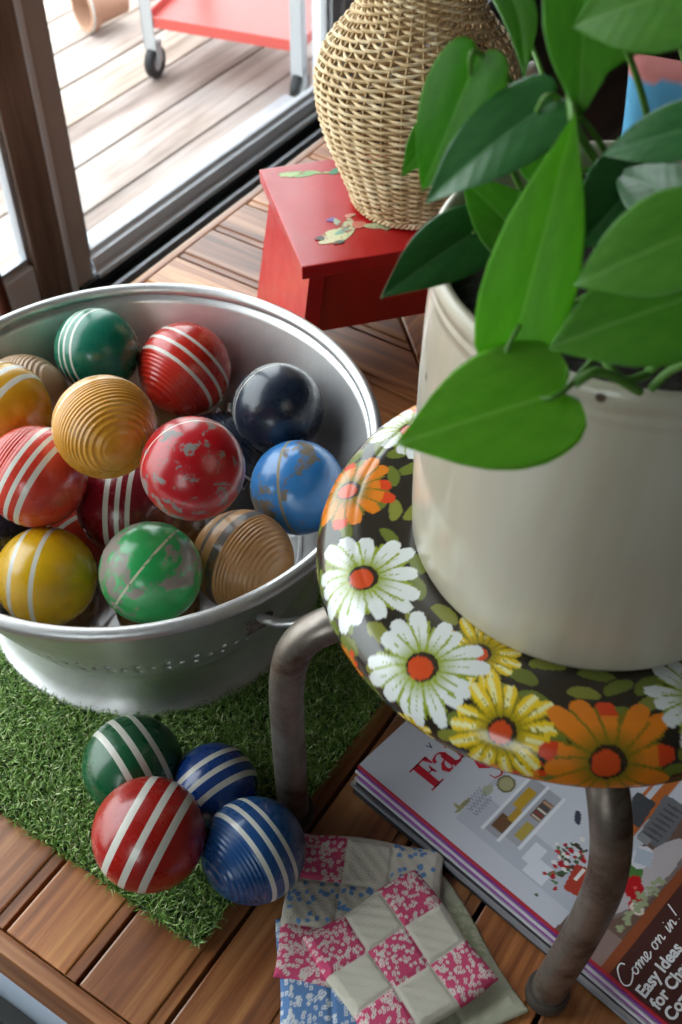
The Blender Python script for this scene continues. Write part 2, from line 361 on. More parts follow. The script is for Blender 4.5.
# ------------------------------------------------------------------ artificial turf
TS0, TS1, TN0, TN1 = .252, .80, .305, .86
turf = empty('turf_mat', (0, 0, 0), R0, label='rectangle of short green artificial grass under the metal colander', cat='artificial grass')
b = MB(); b.box(TS0+.002, TN0+.002, 0.0003, TS1, TN1, .0042, bev=.0008); b.build('backing', mat('turf_backing', h2('23282a'), .9), turf)
CX, CY = -.193, .768
cs, cn = CX*US[0]+CY*US[1], CX*UN[0]+CY*UN[1]
N = 62000
bs = RS.uniform(TS0, TS1, N*2); bn = RS.uniform(TN0, TN1, N*2)
keep = (np.hypot(bs-cs, bn-cn) > .168) & (bs < .72) & ((bn < .80))
bs = bs[keep][:N]; bn = bn[keep][:N]; n_ = len(bs)
ang = RS.uniform(0, 2*PI, n_); ht = RS.uniform(.004, .0105, n_); lean = RS.uniform(.003, .011, n_); wd = RS.uniform(.0004, .0007, n_)
# blades at the border lean over it a little, never much
dx, dy = np.cos(ang), np.sin(ang); px_, py_ = -dy, dx
V = np.zeros((n_, 6, 3), np.float32); z0 = .004
for i, (fr_, hz, wf) in enumerate(((0, 0, 1), (.45, .75, .9), (1, 1, .25))):
    x = bs+dx*lean*fr_; y = bn+dy*lean*fr_; z = z0+ht*hz
    V[:, 2*i] = np.stack([x-px_*wd*wf, y-py_*wd*wf, z], 1); V[:, 2*i+1] = np.stack([x+px_*wd*wf, y+py_*wd*wf, z], 1)
F = (np.arange(n_)[:, None, None]*6 + np.array([[0, 1, 3, 2], [2, 3, 5, 4]])[None]).reshape(-1, 4)
me = bpy.data.meshes.new('grass_blades'); me.from_pydata(V.reshape(-1, 3).tolist(), [], F.tolist())
gm = mat('turf_blade', h2('3f6a2c'), .5, spec=.35); t = NT(gm); at_ = t.new('ShaderNodeAttribute', attribute_name='tone')
t.set('Base Color', t.ramp(at_.outputs['Fac'], [(0, h2('3c5f24')), (.4, h2('6a9236')), (.75, h2('94b45c')), (1, h2('d0d8a8'))]))
me.materials.append(gm); at_ = me.attributes.new('tone', 'FLOAT', 'POINT'); at_.data.foreach_set('value', np.repeat(RS.uniform(0, 1, n_)**1.3, 6).astype(np.float32))
o = bpy.data.objects.new('grass_blades', me); S.collection.objects.link(o); o.parent = turf; o['kind'] = 'stuff'
# ------------------------------------------------------------------ colander
col = empty('colander', (CX, CY, .0035), 0, label='large dull aluminium colander heaped with croquet balls, standing on turf', cat='colander')
prof = [(.02, .026), (.06, .026), (.10, .028), (.13, .033), (.150, .043), (.1635, .056), (.171, .072)]
for i in range(15): prof.append((.171+(.2215-.171)*((i+1)/15)**.92, .072+(.200-.072)*(i+1)/15))
SEG = 264
v = []; f = []
for r, z in prof:
    for k in range(SEG): a = 2*PI*k/SEG; v.append((r*math.cos(a), r*math.sin(a), z))
def hole(i, k):
    if i in (7, 8, 9): return k % 6 == (i*3) % 6
    if i in (2, 4): return k % 12 == (0 if i == 2 else 6)
    return False
for i in range(len(prof)-1):
    for k in range(SEG):
        if hole(i, k): continue
        l = (k+1) % SEG; f.append((i*SEG+k, i*SEG+l, (i+1)*SEG+l, (i+1)*SEG+k))
f.append(tuple(range(SEG))[::-1])
b = MB(); b.add(v, f)
bowl = b.build('bowl', M['tin'], col, smooth=True)
sm = bowl.modifiers.new('thickness', 'SOLIDIFY'); sm.thickness = .0018; sm.offset = -1
b = MB()
pr = []
for k in range(14): a = 2*PI*k/14; pr.append((.2255+.0062*math.cos(a), .2035+.0070*math.sin(a)))
b.lathe(pr, 160, closed=True); b.build('rim', M['tin'], col, smooth=True)
b = MB(); fp = [(r_, z_) for r_, z_ in [(.1535, .052), (.1500, .054), (.1480, .050), (.1520, .036), (.1590, .018), (.1655, .007), (.1700, .002), (.1722, .0025), (.1722, .006), (.1695, .0085), (.1650, .012), (.1600, .022), (.1545, .036), (.1515, .050)]]
b.lathe([(r, z) for r, z in fp], 128, closed=True); b.build('foot_ring', M['tin'], col, smooth=True)
for az in (-41, 139):
    b = MB(); H_ = []
    a0, a1 = math.radians(az-14), math.radians(az+14)
    for i in range(15):
        u = i/14; a = a0+(a1-a0)*u; rr = .217+.040*math.sin(PI*u)**.6; zz = .165+.012*math.sin(PI*u)
        H_.append((rr*math.cos(a), rr*math.sin(a), zz))
    b.tube(H_, .0042, 10); hd = b.build('handle', M['tin'], col, smooth=True)
    for a in (a0, a1):
        b = MB(); c_, s_ = math.cos(a), math.sin(a); bb = bmesh.new(); bmesh.ops.create_cube(bb, size=1)
        for q in bb.verts:
            x, y, z = q.co.x*.005+.2155, q.co.y*.026, q.co.z*.022+.155; x += (z-.155)*.30
            q.co = (x*c_-y*s_, x*s_+y*c_, z)
        bmesh.ops.bevel(bb, geom=bb.edges[:], offset=.0015, segments=2, affect='EDGES'); b.bm(bb); b.build('bracket', M['rust'], hd)
# ------------------------------------------------------------------ croquet balls
def camaxis(u, st):   # axis of a ball from its look: pole direction seen from the table's front, and how far it tips up
    n = math.hypot(*u); ct = math.sqrt(1-st*st); ax, ay, az = u[0]/n*ct, u[1]/n*ct, st
    s, c = math.sin(PITCH), math.cos(PITCH)
    return Vector((ax, ay*s - az*c, ay*c + az*s))
WHITE = worn_paint('stripe_white', h2('d2cfc4'), .4, dirt=.12)
CREAM = worn_paint('stripe_cream', h2('c8bd9a'), .45, dirt=.2)
def ball(pos, r, colr, u, st, stripes, wid=.06, ribs=None, wear=0, label='', stripe=None, rib_n=11, rough=.28, under=h2('6d6a66'), group=None, scale=28, depth=.022):
    name = 'croquet_ball'
    NL = 200; b = MB(); prof = []
    for i in range(NL+1):
        th = -PI/2+PI*i/NL; d = math.sin(th); rr = r
        if ribs:
            for (d0, d1) in ribs:
                if d0 < d < d1:
                    e = min(1, min(d-d0, d1-d)/.03); rr = r*(1-depth*e*(.5-.5*math.cos((d-d0)/.072*2*PI))**.7)
        prof.append((max(rr*math.cos(th), 1e-5), rr*d, d))
    def mf(i):
        d = (prof[i][2]+prof[i+1][2])/2
        for q in stripes:
            dd, ww = (q if isinstance(q, tuple) else (q, wid))
            if abs(d-dd) < ww/2: return 1
        return 0
    b.lathe([(p[0], p[1]) for p in prof], 96, mf=mf)
    m = worn_paint('ball_paint', colr, rough, wear, under, scale)
    o = b.build(name, [m, stripe or WHITE], None, smooth=True)
    ax = camaxis(u, st); o.rotation_euler = ax.to_track_quat('Z', 'Y').to_euler(); o.location = pos
    tag(o, label=label, cat='ball', group=group); return o
GC = 'croquet balls heaped in the colander'; GF = 'croquet balls on the turf'
S3 = lambda a: (-a, 0, a)
ball((-.2490, .9215, .1835), .0430, h2('127058'), (.98, -.15), .6, S3(.2), .065, label='dark green ball with three thin white stripes, at the back of the colander', group=GC)
ball((-.1612, .9175, .1620), .0480, h2('c3281a'), (-.62, -.78), .33, (-.27, .02, .30), .085, [(.38, .97)], label='bright red ribbed ball with three white stripes, at the back rim of the colander', group=GC)
ball((-.3173, .8670, .1646), .0456, h2('a88460'), (.75, .3), .35, (), .05, [(-.9, .9)], label='unpainted tan ribbed ball at the left behind the yellow one in the colander', group=GC, rough=.5)
ball((-.3133, .7927, .2171), .0455, h2('d19a1c'), (.87, -.49), .25, (-.32, 0, .32), .12, label='yellow orange smooth ball with white stripes, cut by the left picture edge', group=GC)
ball((-.1996, .7157, .2680), .0440, h2('d9962e'), (.7, -.71), .74, ((-.08, .07), (-.28, .07)), .07, [(-.02, .95)], stripe=CREAM, label='mustard orange ball with concentric ribs and cream bands on top of the heap', group=GC, depth=.02)
ball((-.2689, .7135, .2108), .0450, h2('cc3a28'), (.85, -.52), .03, (-.22, .01, .24), .095, [(-.95, -.33)], label='orange red ball with three white stripes and ribs, left side of the colander', group=GC)
ball((-.1992, .7330, .1529), .0462, h2('82101f'), (1, -.06), .02, (-.21, .01, .22), .095, label='dark maroon glossy ball with three upright white stripes in the colander', group=GC)
ball((-.1216, .6701, .2638), .0430, h2('b8141f'), (.6, -.8), .80, ((0, .045),), .04, wear=.36, under=h2('7d7874'), label='scuffed crimson ball with one thin white line, middle of the heap', group=GC, scale=62)
ball((-.0620, .8455, .1720), .0450, h2('1c2638'), (.74, -.67), .84, ((-.12, .03), (.0, .03)), .03, label='large navy black ball with thin pale lines near the right wall of the colander', group=GC)
ball((-.1254, .8580, .0980), .0450, h2('1f2c40'), (.7, .7), .05, (-.16, .1), .045, [(.2, .9)], label='dark slate blue ribbed ball sunk behind the scuffed crimson ball', group=GC)
ball((-.0406, .7538, .1549), .0449, h2('3480c4'), (1, .08), .36, ((0, .05),), .05, wear=.30, under=h2('6f6350'), stripe=mat('worn_tan_line', h2('8f8468'), .6), label='bright blue chipped ball with a worn tan line, right side of the colander', group=GC)
ball((-.0886, .6791, .1373), .0465, h2('ac7a42'), (.9, -.42), .5, ((0, .2), (-.36, .10)), .1, [(.12, .9), (-.95, -.5)], stripe=worn_paint('faded_black_band', h2('4a4038'), .6, .35, h2('7a5734')), label='bare brown wooden ball with ribs and faded dark band, front right of the colander', group=GC, rough=.5)
ball((-.1642, .6391, .1677), .0445, h2('2a9a50'), (.78, -.62), .0, ((-.08, .045),), .045, wear=.36, under=h2('83786e'), stripe=worn_paint('worn_line', h2('b8b298'), .6, .4, h2('3f7a4c'), 60), label='scuffed bright green ball with a dashed pale line at the front rim of the colander', group=GC, scale=26)
ball((-.2616, .6537, .1447), .0447, h2('e0b010'), (.99, -.14), .12, (-.37, .09), .10, label='glossy yellow ball with two upright white stripes at the front left rim of the colander', group=GC)
ball((-.2707, .7761, .0712), .0450, h2('c43a22'), (.5, -.6), .3, (-.25, 0, .25), .09, label='sliver of an orange red ball deep between yellow and maroon balls', group=GC)
ball((-.3269, .7096, .1272), .0430, h2('1a2436'), (.5, .6), .3, (), .09, label='dark navy ball low at the left edge under the orange red striped one', group=GC)
ball((-.1958, .9085, .0712), .0445, h2('b89a72'), (.5, .6), .3, (), .09, [(-.8, .8)], label='pale tan ball low between the mustard ball and the bright red one', group=GC)
for (x, y, z) in ((-.2771, .8652, .0665), (-.2726, .6886, .0665), (-.1764, .7783, .0757), (-.097, .7286, .0665), (-.1747, .6834, .0665)):
    ball((x, y, z), .040, h2('8a6238'), (.5, .6), .3, (), .09, label='plain brown ball at the bottom of the colander, under the others', group='buried balls at the bottom of the colander')
ball((-.1805, .520, .0500), .0435, h2('0f5632'), (-.87, -.48), .42, (-.37, 0, .35), .11, label='dark green ball with three white stripes resting on the turf', group=GF)
ball((-.1530, .4375, .0840), .0452, h2('a31a12'), (.89, -.45), .04, (-.38, .0, .36), .13, label='red ball with three diagonal white stripes in front on the turf', group=GF)
ball((-.1085, .503, .0440), .0370, h2('163f86'), (.63, -.77), .40, (-.34, 0, .34), .13, label='royal blue ball with three white stripes at the back of the turf group', group=GF)
ball((-.0715, .4380, .0555), .0430, h2('1c4a80'), (-.85, -.5), .50, (-.26, 0, .26), .085, [(.32, .99)], label='blue ribbed ball with three white stripes nearest the stool leg', group=GF, depth=.02)
# ------------------------------------------------------------------ flowered vinyl stool
SX, SY = .160, .520; SR = .177; SZ = .356
stool = empty('vinyl_stool', (SX, SY, 0), 0, label='round metal stool with padded floral vinyl seat, carrying the potted plant', cat='stool')
prof = [(.003, SZ), (.04, SZ), (.08, SZ)] + [(r, SZ) for r in np.linspace(.084, .145, 66)]
rc = .0255
cxr, czr = SR-rc, SZ-rc
for i in range(1, 9): prof.append((.145+(cxr-.145)*i/8, SZ-.0008*(i/8)**2))
for i in range(1, 60):
    a = PI/2 - (PI*.98)*i/59; prof.append((cxr+rc*math.cos(a), czr-.0008+rc*math.sin(a)))
prof.append((cxr-.02, czr-rc-.0008)); prof.append((.01, czr-rc-.0008))
SEG = 1000; pr = np.array(prof); nr = len(pr)
# unrolled radius so that the print wraps round the edge
ul = np.r_[pr[0, 0], pr[0, 0]+np.cumsum(np.hypot(np.diff(pr[:, 0]), np.diff(pr[:, 1])))]
A = 2*PI*np.arange(SEG)/SEG
X = (ul[:, None]*np.cos(A)).ravel(); Y = (ul[:, None]*np.sin(A)).ravel()
def loc(px, py):
    q = pt(px, py, SZ-.002); return (q.x-SX, q.y-SY)
FL = []
FL += [(*loc(363, 579), .0375, 'w', 14, .1), (*loc(422, 667), .0375, 'w', 15, .3), (*loc(502, 729), .0325, 'y', 15, .0), (*loc(612, 760), .0420, 'o', 14, .15),
       (*loc(700, 700), .031, 'w', 14, .2), (*loc(348, 490), .0335, 'o', 13, .1), (*loc(410, 432), .028, 'w', 14, .3)]
behind = [(*loc(480, 655), .026, 'y', 16, 0)]
# flowers on the rolled edge, given by angle and unrolled radius
for (ang, rr, R_, k) in ((-1.90, .196, .020, 'o'), (-2.28, .203, .017, 'y'), (-2.62, .203, .018, 'o'), (-3.05, .205, .016, 'y'), (-1.15, .19, .024, 'y'), (-.7, .175, .03, 'w'), (-.3, .18, .03, 'o'), (.1, .17, .028, 'w'), (.5, .18, .03, 'y'), (.9, .175, .03, 'o'), (1.3, .175, .03, 'w'), (1.75, .18, .028, 'y'), (2.2, .18, .03, 'o')):
    behind.append((rr*math.cos(ang), rr*math.sin(ang), R_, k, 13, random.random()))
C = np.tile(np.array(h2('2a241b')), (len(X), 1))
rs = np.random.RandomState(5)
spots = []
for k in range(4000):   # olive leaves
    rr = .205*math.sqrt(rs.rand()); a = rs.rand()*2*PI; lx, ly = rr*math.cos(a), rr*math.sin(a); la = a+PI/2+rs.uniform(-.5, .5)
    if any(math.hypot((lx-x)*math.cos(la)+(ly-y)*math.sin(la), 2.0*(-(lx-x)*math.sin(la)+(ly-y)*math.cos(la))) < .0235 for x, y in spots): continue
    spots.append((lx, ly)); L, w_ = rs.uniform(.0095, .0125), rs.uniform(.0042, .0055)
    dx, dy = X-lx, Y-ly; p = dx*math.cos(la)+dy*math.sin(la); q = -dx*math.sin(la)+dy*math.cos(la)+.12*p*p/L
    e = (p/L)**2+(q/w_)**2
    C[e < 1.5] = h2('2a241b'); C[e < 1] = h2('66702a') if k % 3 else h2('7d7f34')
PC = {'w': (h2('d9dcda'), h2('c9cfae'), h2('8c9a2e')), 'y': (h2('e3c024'), h2('e8dfa0'), h2('8a7a16')), 'o': (h2('d97a1c'), h2('e0941f'), h2('7a6a18'))}
for (fx, fy, R_, kind, npet, ph) in behind+FL:
    dx, dy = X-fx, Y-fy; d = np.hypot(dx, dy); an = np.arctan2(dy, dx)
    C[d < R_*.46] = PC[kind][2]
    near = d < R_*1.2
    for k in range(npet):
        a = ph+2*PI*k/npet + .08*math.sin(k*2.3); ln = R_*(1+.10*math.sin(k*1.7+fx*90))
        p = dx*math.cos(a)+dy*math.sin(a); q = -dx*math.sin(a)+dy*math.cos(a)
        wv = (2*PI*R_/npet*.37)*(.38+.62*np.clip(p/(ln*.75), 0, 1)**.9)*(.93+.07*math.sin(k*5))
        ins = (p > R_*.2) & (p < ln) & (np.abs(q) < wv*np.sqrt(np.clip(1-((p-ln*.62)/(ln*.40))**4, 0, 1)))
        edge = (p > R_*.2) & (p < ln*.80) & (np.abs(q) < 1.30*wv) & near
        C[edge & ~ins] = PC[kind][2] if True else C[edge & ~ins]
        cin = np.array(PC[kind][0]); tipc = np.array(PC[kind][1])
        tt = np.clip((p-R_*.26)/(ln*.32), 0, 1)[:, None]
        shade = np.array(PC[kind][2])*(1-tt)+cin*tt
        if kind == 'y': streak = (np.abs(q) < wv*.35) & (p > ln*.5); shade = np.where(streak[:, None], tipc, shade)
        if kind == 'o' and k % 3 == 0: red = p > ln*.75; shade = np.where(red[:, None], np.array(h2('cf4018')), shade)
        C[ins] = shade[ins]
        if kind != 'o': li = ins & (np.abs(q) < wv*.06) & (p < ln*.7); C[li] = PC[kind][2]
    ring = (d < R_*.27); C[ring] = h2('33291a'); C[np.hypot(dx+R_*.03, dy+R_*.02) < R_*.21] = h2('c8481c')
b = MB(); b.lathe([tuple(x) for x in pr], SEG)
b.build('seat', M['vinyl'], stool, smooth=True, colors=C)
b = MB(); b.lathe([(.155, -.012), (.157, -.010), (.157, 0), (.155, .0015), (.02, .0015), (.02, -.012)], 64, c=(0, 0, czr-rc-.0025), closed=True)
b.build('seat_ring', M['legmetal'], stool, smooth=True, angle=40)
LEGS = [((-.160, -.025), (-.201, -.0235)), ((.008, -.158), (.0030, -.1780)), ((.158, .02), (.205, .022)), ((-.008, .158), (-.003, .180))]
zt = czr-rc-.012
for i, ((tx, ty), (fx, fy)) in enumerate(LEGS):
    b = MB(); ux, uy = fx/math.hypot(fx, fy), fy/math.hypot(fx, fy)
    if i == 1: P = [(.004, -.07, zt-.004), (.006, -.125, zt-.006), (.010, -.158, zt-.022), (.017, -.170, zt-.07), (.018, -.174, .17), (.012, -.177, .10), (.005, -.178, .04), (.003, -.178, .004)]
    elif i == 0: P = [(-.07, -.01, zt-.006), (-.120, -.018, zt-.007), (-.165, -.022, zt-.013), (-.190, -.024, zt-.034), (-.200, -.024, zt-.075), (-.202, -.024, .15), (-.202, -.024, .06), (-.201, -.0235, .009)]
    else: P = [(ux*.07, uy*.07, zt-.006), (ux*.12, uy*.12, zt-.007), (ux*.165, uy*.165, zt-.013), (ux*.19, uy*.19, zt-.04), (ux*.203, uy*.203, zt-.085), (fx, fy, .15), (fx, fy, .06), (fx, fy, .004)]
    b.tube(spline(P, 6), (.0138 if i == 1 else .0136), 20); lg = b.build('leg', M['legmetal'], stool, smooth=True, angle=50)
    dz_ = .0045 if i == 0 else 0
    b = MB(); b.lathe([(.001, .0003), (.0165, .0003), (.0175, .003), (.0172, .013), (.0158, .015), (.001, .015)], 28, c=(fx, fy, dz_)); b.build('rubber_foot', M['rubfoot'], lg, smooth=True, angle=50)
# ------------------------------------------------------------------ pot and pothos
PX, PY, PZ = .1645, .5165, SZ+.0008
plant = empty('potted_pothos', (PX, PY, PZ), 0, label='cream glazed crock with trailing heart-leaved green plant, standing on the flowered stool', cat='potted plant')
PH = .222
po = [(.02, 0), (.110, 0), (.1150, .002), (.1170, .007), (.1180, .03), (.1188, .08), (.1185, .13), (.1175, .17), (.1160, .195), (.1155, .199), (.1168, .2015), (.1168, .204), (.1158, .206), (.1162, .2075), (.1178, .210), (.1182, .215), (.1170, .2205), (.1150, PH), (.1125, .2215), (.1100, .217), (.1088, .20), (.1085, .12), (.106, .02), (.02, .012)]
b = MB(); b.lathe(po, 128, closed=True); b.build('pot', M['pot'], plant, smooth=True, angle=60)
b = MB(); sv = [(.001, .204)] + [(r, .202+.002*math.sin(r*300)) for r in np.linspace(.01, .1088, 14)]; b.lathe(sv, 48); b.build('soil', M['soil'], plant, smooth=True)
def to_plant(v): return v-Vector((PX, PY, PZ))
def leaf(b3, t3, hw, tilt=0, m='leaf', fold=.18, curl=.10, stem=None, wave=.02, nx=14, ny=26):
    """one heart-shaped leaf: b3 base, t3 tip in metres, hw half width in metres"""
    B_, T_ = Vector(b3), Vector(t3); ya = (T_-B_); L = ya.length; ya.normalize()
    view = (Vector((0, 0, CAM_H))-(B_+T_)/2).normalized(); up = (view*.75+Vector((0, 0, 1))*.45).normalized()
    za = (up-ya*up.dot(ya)).normalized(); za = Matrix.Rotation(math.radians(tilt), 3, ya) @ za; xa = ya.cross(za)
    v = []; g = []
    sd = random.uniform(0, 9)
    for j in range(ny+1):
        vv = (j/ny)**1.35; w_ = float(np.interp(vv, [0, .015, .05, .11, .19, .28, .40, .55, .70, .85, .95, 1], [0, .34, .62, .83, .95, 1, .97, .83, .60, .31, .11, 0]))
        for i in range(-nx, nx+1):
            s_ = i/nx; x = hw*w_*s_
            y = L*(vv-.20*(1-(1-abs(s_))**2)*(w_**.5)*(1-vv)**4)
            z = abs(x)*fold*1.0 - curl*L*(vv-.35)**2*1.2 + wave*hw*math.sin(5*vv+3*s_+sd)*abs(s_) - fold*.8*x*x/hw
            p = B_+xa*x+ya*y+za*z; v.append(to_plant(p)); g.append((s_*w_, vv, 0))
    W2 = 2*nx+1; f = []
    for j in range(ny):
        for i in range(W2-1): f.append((j*W2+i, j*W2+i+1, (j+1)*W2+i+1, (j+1)*W2+i))
    b = MB(); b.add(v, f, 0, g); o = b.build('leaf', M[m], plant, smooth=True)
    q = o.modifiers.new('thickness', 'SOLIDIFY'); q.thickness = .0004
    if stem:
        st = Vector(stem); mid = (B_+st)/2+Vector((0, 0, .02)); P = spline([to_plant(st), to_plant(mid), to_plant(B_-ya*.002), to_plant(B_+ya*L*.12)], 8)
        b = MB(); b.tube(P, [.0020*(1-.5*i/len(P)) for i in range(len(P))], 8); b.build('leaf_stalk', M['stem'], o, smooth=True)
    return o
C0 = (PX+.01, PY-.01, PZ+.205)
def soil(dx, dy): return (PX+dx, PY+dy, PZ+.200)
def lf(bp, tp, hwpx, m='leaf', tilt=0, fold=.18, curl=.1, stem=None, **k):
    B_, T_ = pt(*bp), pt(*tp); d = ((B_+T_)/2-Vector((0, 0, CAM_H))).length
    leaf(B_, T_, hwpx*d/FPX, tilt, m, fold, curl, stem, **k)
lf((560, 392, .603), (397, 443, .590), 66, 'leaf', 0, .08, .06, soil(.0, -.05))
lf((512, 350, .610), (577, 118, .705), 47, 'leaf', 12, .10, .16, soil(.0, -.02))
lf((478, 58, .700), (421, 194, .640), 37, 'leafm', -10, .2, .12, soil(-.02, .02))
lf((552, 100, .690), (422, 198, .655), 44, 'leafd', 18, .25, .15, soil(.0, .02))
lf((484, 226, .603), (384, 293, .604), 36, 'leafd', 0, .22, .1, soil(-.06, .03))
lf((446, 118, .640), (402, 174, .625), 20, 'leafm', 0, .2, .1, soil(-.05, .04))
lf((586, -30, .735), (580, 118, .690), 38, 'leafm', 0, .15, .1, soil(.02, .03))
lf((700, -18, .745), (570, 26, .720), 50, 'leafm', -6, .15, .1, soil(.04, .03))
lf((706, 226, .690), (572, 284, .665), 50, 'leafm', 0, .12, .12, soil(.05, 0))
lf((712, 122, .700), (600, 153, .680), 31, 'leafd', 10, .25, .1, soil(.06, .02))
lf((650, 168, .650), (580, 246, .635), 44, 'leafd', 0, .2, .1, soil(.03, .03))
lf((705, 292, .650), (548, 346, .630), 58, 'leafm', -4, .14, .14, soil(.05, -.03))
lf((500, -20, .66), (536, 40, .70), 24, 'leafm', -20, .3, .2, soil(-.03, .04))
lf((528, 244, .600), (462, 176, .625), 34, 'leafm', 10, .2, .1, soil(-.05, .02))
lf((484, 232, .602), (448, 204, .606), 8, 'dry', 0, .3, .3, None)
lf((560, 170, .62), (512, 118, .64), 30, 'leafm', 0, .2, .1, soil(.0, .04))
lf((660, 260, .62), (600, 210, .625), 40, 'leafm', 0, .2, .1, soil(.05, .02))
lf((655, -30, .70), (604, 70, .68), 40, 'leafm', 0, .15, .1, soil(.04, .04))
lf((690, 205, .66), (612, 168, .65), 34, 'leafd', 0, .2, .1, soil(.06, .03))
lf((760, 330, .63), (700, 400, .600), 45, 'leafm', 0, .15, .2, soil(.08, -.03))
lf((740, 120, .66), (820, 60, .62), 50, 'leafm', 0, .15, .2, soil(.08, .02))
for (a_, m_, c_) in (((640, 392, .585), (600, 372, .604), (575, 384, .603)), ((600, 352, .60), (622, 380, .592), (648, 374, .585)), ((648, 372, .585), (668, 356, .60), (700, 340, .62)), ((650, 390, .585), (672, 370, .594), (705, 356, .61)), ((575, 120, .68), (580, 135, .66), (605, 175, .61)), ((555, 10, .72), (566, 60, .70), (574, 122, .69))):
    b = MB(); b.tube(spline([to_plant(pt(*a_)), to_plant(pt(*m_)), to_plant(pt(*c_))], 10), .0022, 8); b.build('vine', M['stem'], plant, smooth=True)
# ------------------------------------------------------------------ red step stool
RA = math.radians(15.6); HT = .19
rst = empty('step_stool', (-.043, 1.057, 0), RA, label='small red painted wooden step stool under the wicker basket', cat='step stool')
b = MB(); b.box(0, 0, HT-.017, .36, .212, HT, bev=.002); b.build('top_board', M['red'], rst)
for ya in (.0145, .186):
    b = MB(); v = [(x, y, z) for y in (ya, ya+.012) for (x, z) in ((.0166, .086), (.3434, .086), (.3302, HT-.017), (.0298, HT-.017))]
    b.add(v, [(0, 1, 2, 3), (7, 6, 5, 4), (0, 4, 5, 1), (1, 5, 6, 2), (2, 6, 7, 3), (3, 7, 4, 0)]); b.build('apron', M['red'], rst)
def side(x0, x1, th):
    b = MB(); bb = bmesh.new()
    sg = -1 if x1 < x0 else 1
    prof = [(.012, HT-.017), (.200, HT-.017), (.210, 0), (.150, 0), (.140, .03), (.106, .045), (.070, .03), (.060, 0), (-.002, 0)]
    lo = []; hi = []
    for y, z in prof:
        x = x0+(x1-x0)*(1-z/(HT-.017)); lo.append(bb.verts.new((x, y, z))); hi.append(bb.verts.new((x+th, y, z)))
    n = len(prof); bb.faces.new(lo); bb.faces.new(hi[::-1])
    for i in range(n): bb.faces.new((lo[i], hi[i], hi[(i+1) % n], lo[(i+1) % n]))
    bmesh.ops.recalc_face_normals(bb, faces=bb.faces[:]); b.bm(bb); b.build('side_board', M['red'], rst)
side(.012, -.014, .018); side(.330, .356, .018)
def decal(name, shapes, ox, oy, rot=0, sc=1):
    for (cx_, cy_, rx, ry, a, colr) in shapes:
        b = MB(); P = []
        for k in range(20):
            th = 2*PI*k/20; w_ = 1+.12*math.sin(3*th+cx_*900); x, y = rx*w_*math.cos(th), ry*w_*math.sin(th)
            x, y = x*math.cos(a)-y*math.sin(a)+cx_, x*math.sin(a)+y*math.cos(a)+cy_
            x, y = x*sc, y*sc; P.append((ox+x*math.cos(rot)-y*math.sin(rot), oy+x*math.sin(rot)+y*math.cos(rot)))
        decal.k += .00006; b.prism(P, HT-.0001, HT+.0003+decal.k); b.build(name, worn_paint('decal_paint', h2(colr), .45, .25, h2('9a2a22'), 90), rst)
decal.k = 0
decal('painted_leaf', [(0, 0, .024, .007, -.1, '7fae5c'), (-.012, .001, .012, .0045, 0, 'a9c470'), (.030, -.004, .014, .0022, -.15, '8fae6a'), (.046, -.004, .010, .006, .3, '3f8a62'), (.056, .001, .008, .004, .7, '4c9468')], .044, .188, -.05)
decal('painted_figure', [(-.006, -.002, .021, .013, .35, 'cfcf9e'), (-.018, -.012, .016, .006, .1, 'd6d0a4'), (.010, .014, .008, .014, -.3, 'c6cba0'), (.0, .004, .012, .004, .6, '7fae98'), (.022, .0125, .0085, .0075, 0, 'd9806c'), (.016, .034, .007, .004, .3, 'd99a86'), (.040, .006, .012, .006, -.2, 'c9d2a4'), (.052, .004, .008, .011, .2, 'b4c290'), (-.008, .030, .006, .004, .2, '7f62a0'), (-.002, .022, .004, .009, .3, 'a8b49a'), (-.030, -.006, .006, .004, 0, '3a3a34'), (-.010, -.019, .007, .003, .2, '4a6a58')], .062, .052, -.05, .95)
# ------------------------------------------------------------------ wicker basket
WX, WY, WZ = .083, 1.197, HT+.001
bas = empty('wicker_basket', (WX, WY, WZ), 0, label='tall pale wicker jug-shaped basket with narrow neck, standing on the red step stool', cat='basket')
wp = [(0, .066), (.02, .073), (.05, .085), (.085, .0985), (.12, .1075), (.15, .1095), (.17, .1045), (.19, .0925), (.205, .079), (.22, .067), (.235, .061), (.255, .062), (.275, .072), (.295, .080)]
def wr_(z): return float(np.interp(z, [a for a, c in wp], [c for a, c in wp]))
zs = np.linspace(0, .295, 60); rsm = np.array([wr_(z) for z in zs]); 
for _ in range(3): rsm[1:-1] = (rsm[:-2]+2*rsm[1:-1]+rsm[2:])/4
def WR(z): return float(np.interp(z, zs, rsm))
NSt = 16; b = MB(); z = .004; k = 0
while z < .292:
    P = []; sg = 1 if k % 2 else -1; nn = NSt*6
    for i in range(nn):
        a = 2*PI*i/nn; r = WR(z)+sg*.0034*math.cos(NSt*a)+.0014*math.sin(NSt*a*.5)*0; P.append((r*math.cos(a), r*math.sin(a), z+.0006*math.sin(a*5+k)))
    b.tube(P, .0020, 6, closed=True); z += .0041; k += 1
b.build('weave', M['wicker'], bas, smooth=True)
b = MB()
for i in range(NSt*2):
    a = PI*i/NSt; P = []
    for j in range(40):
        z = .294*j/39; r = WR(z); P.append((r*math.cos(a), r*math.sin(a), z))
    b.tube(P, .0015, 6)
b.build('stakes', M['wickerd'], bas, smooth=True)
b = MB()
for ph in range(3):
    P = [((WR(.002)+.002+.003*math.cos(i*.9+ph*2.1))*math.cos(2*PI*i/180), (WR(.002)+.002+.003*math.cos(i*.9+ph*2.1))*math.sin(2*PI*i/180), .0052+.003*math.sin(i*.9+ph*2.1)) for i in range(180)]
    b.tube(P, .0019, 6, closed=True)
b.build('base_braid', M['wicker'], bas, smooth=True)
b = MB()
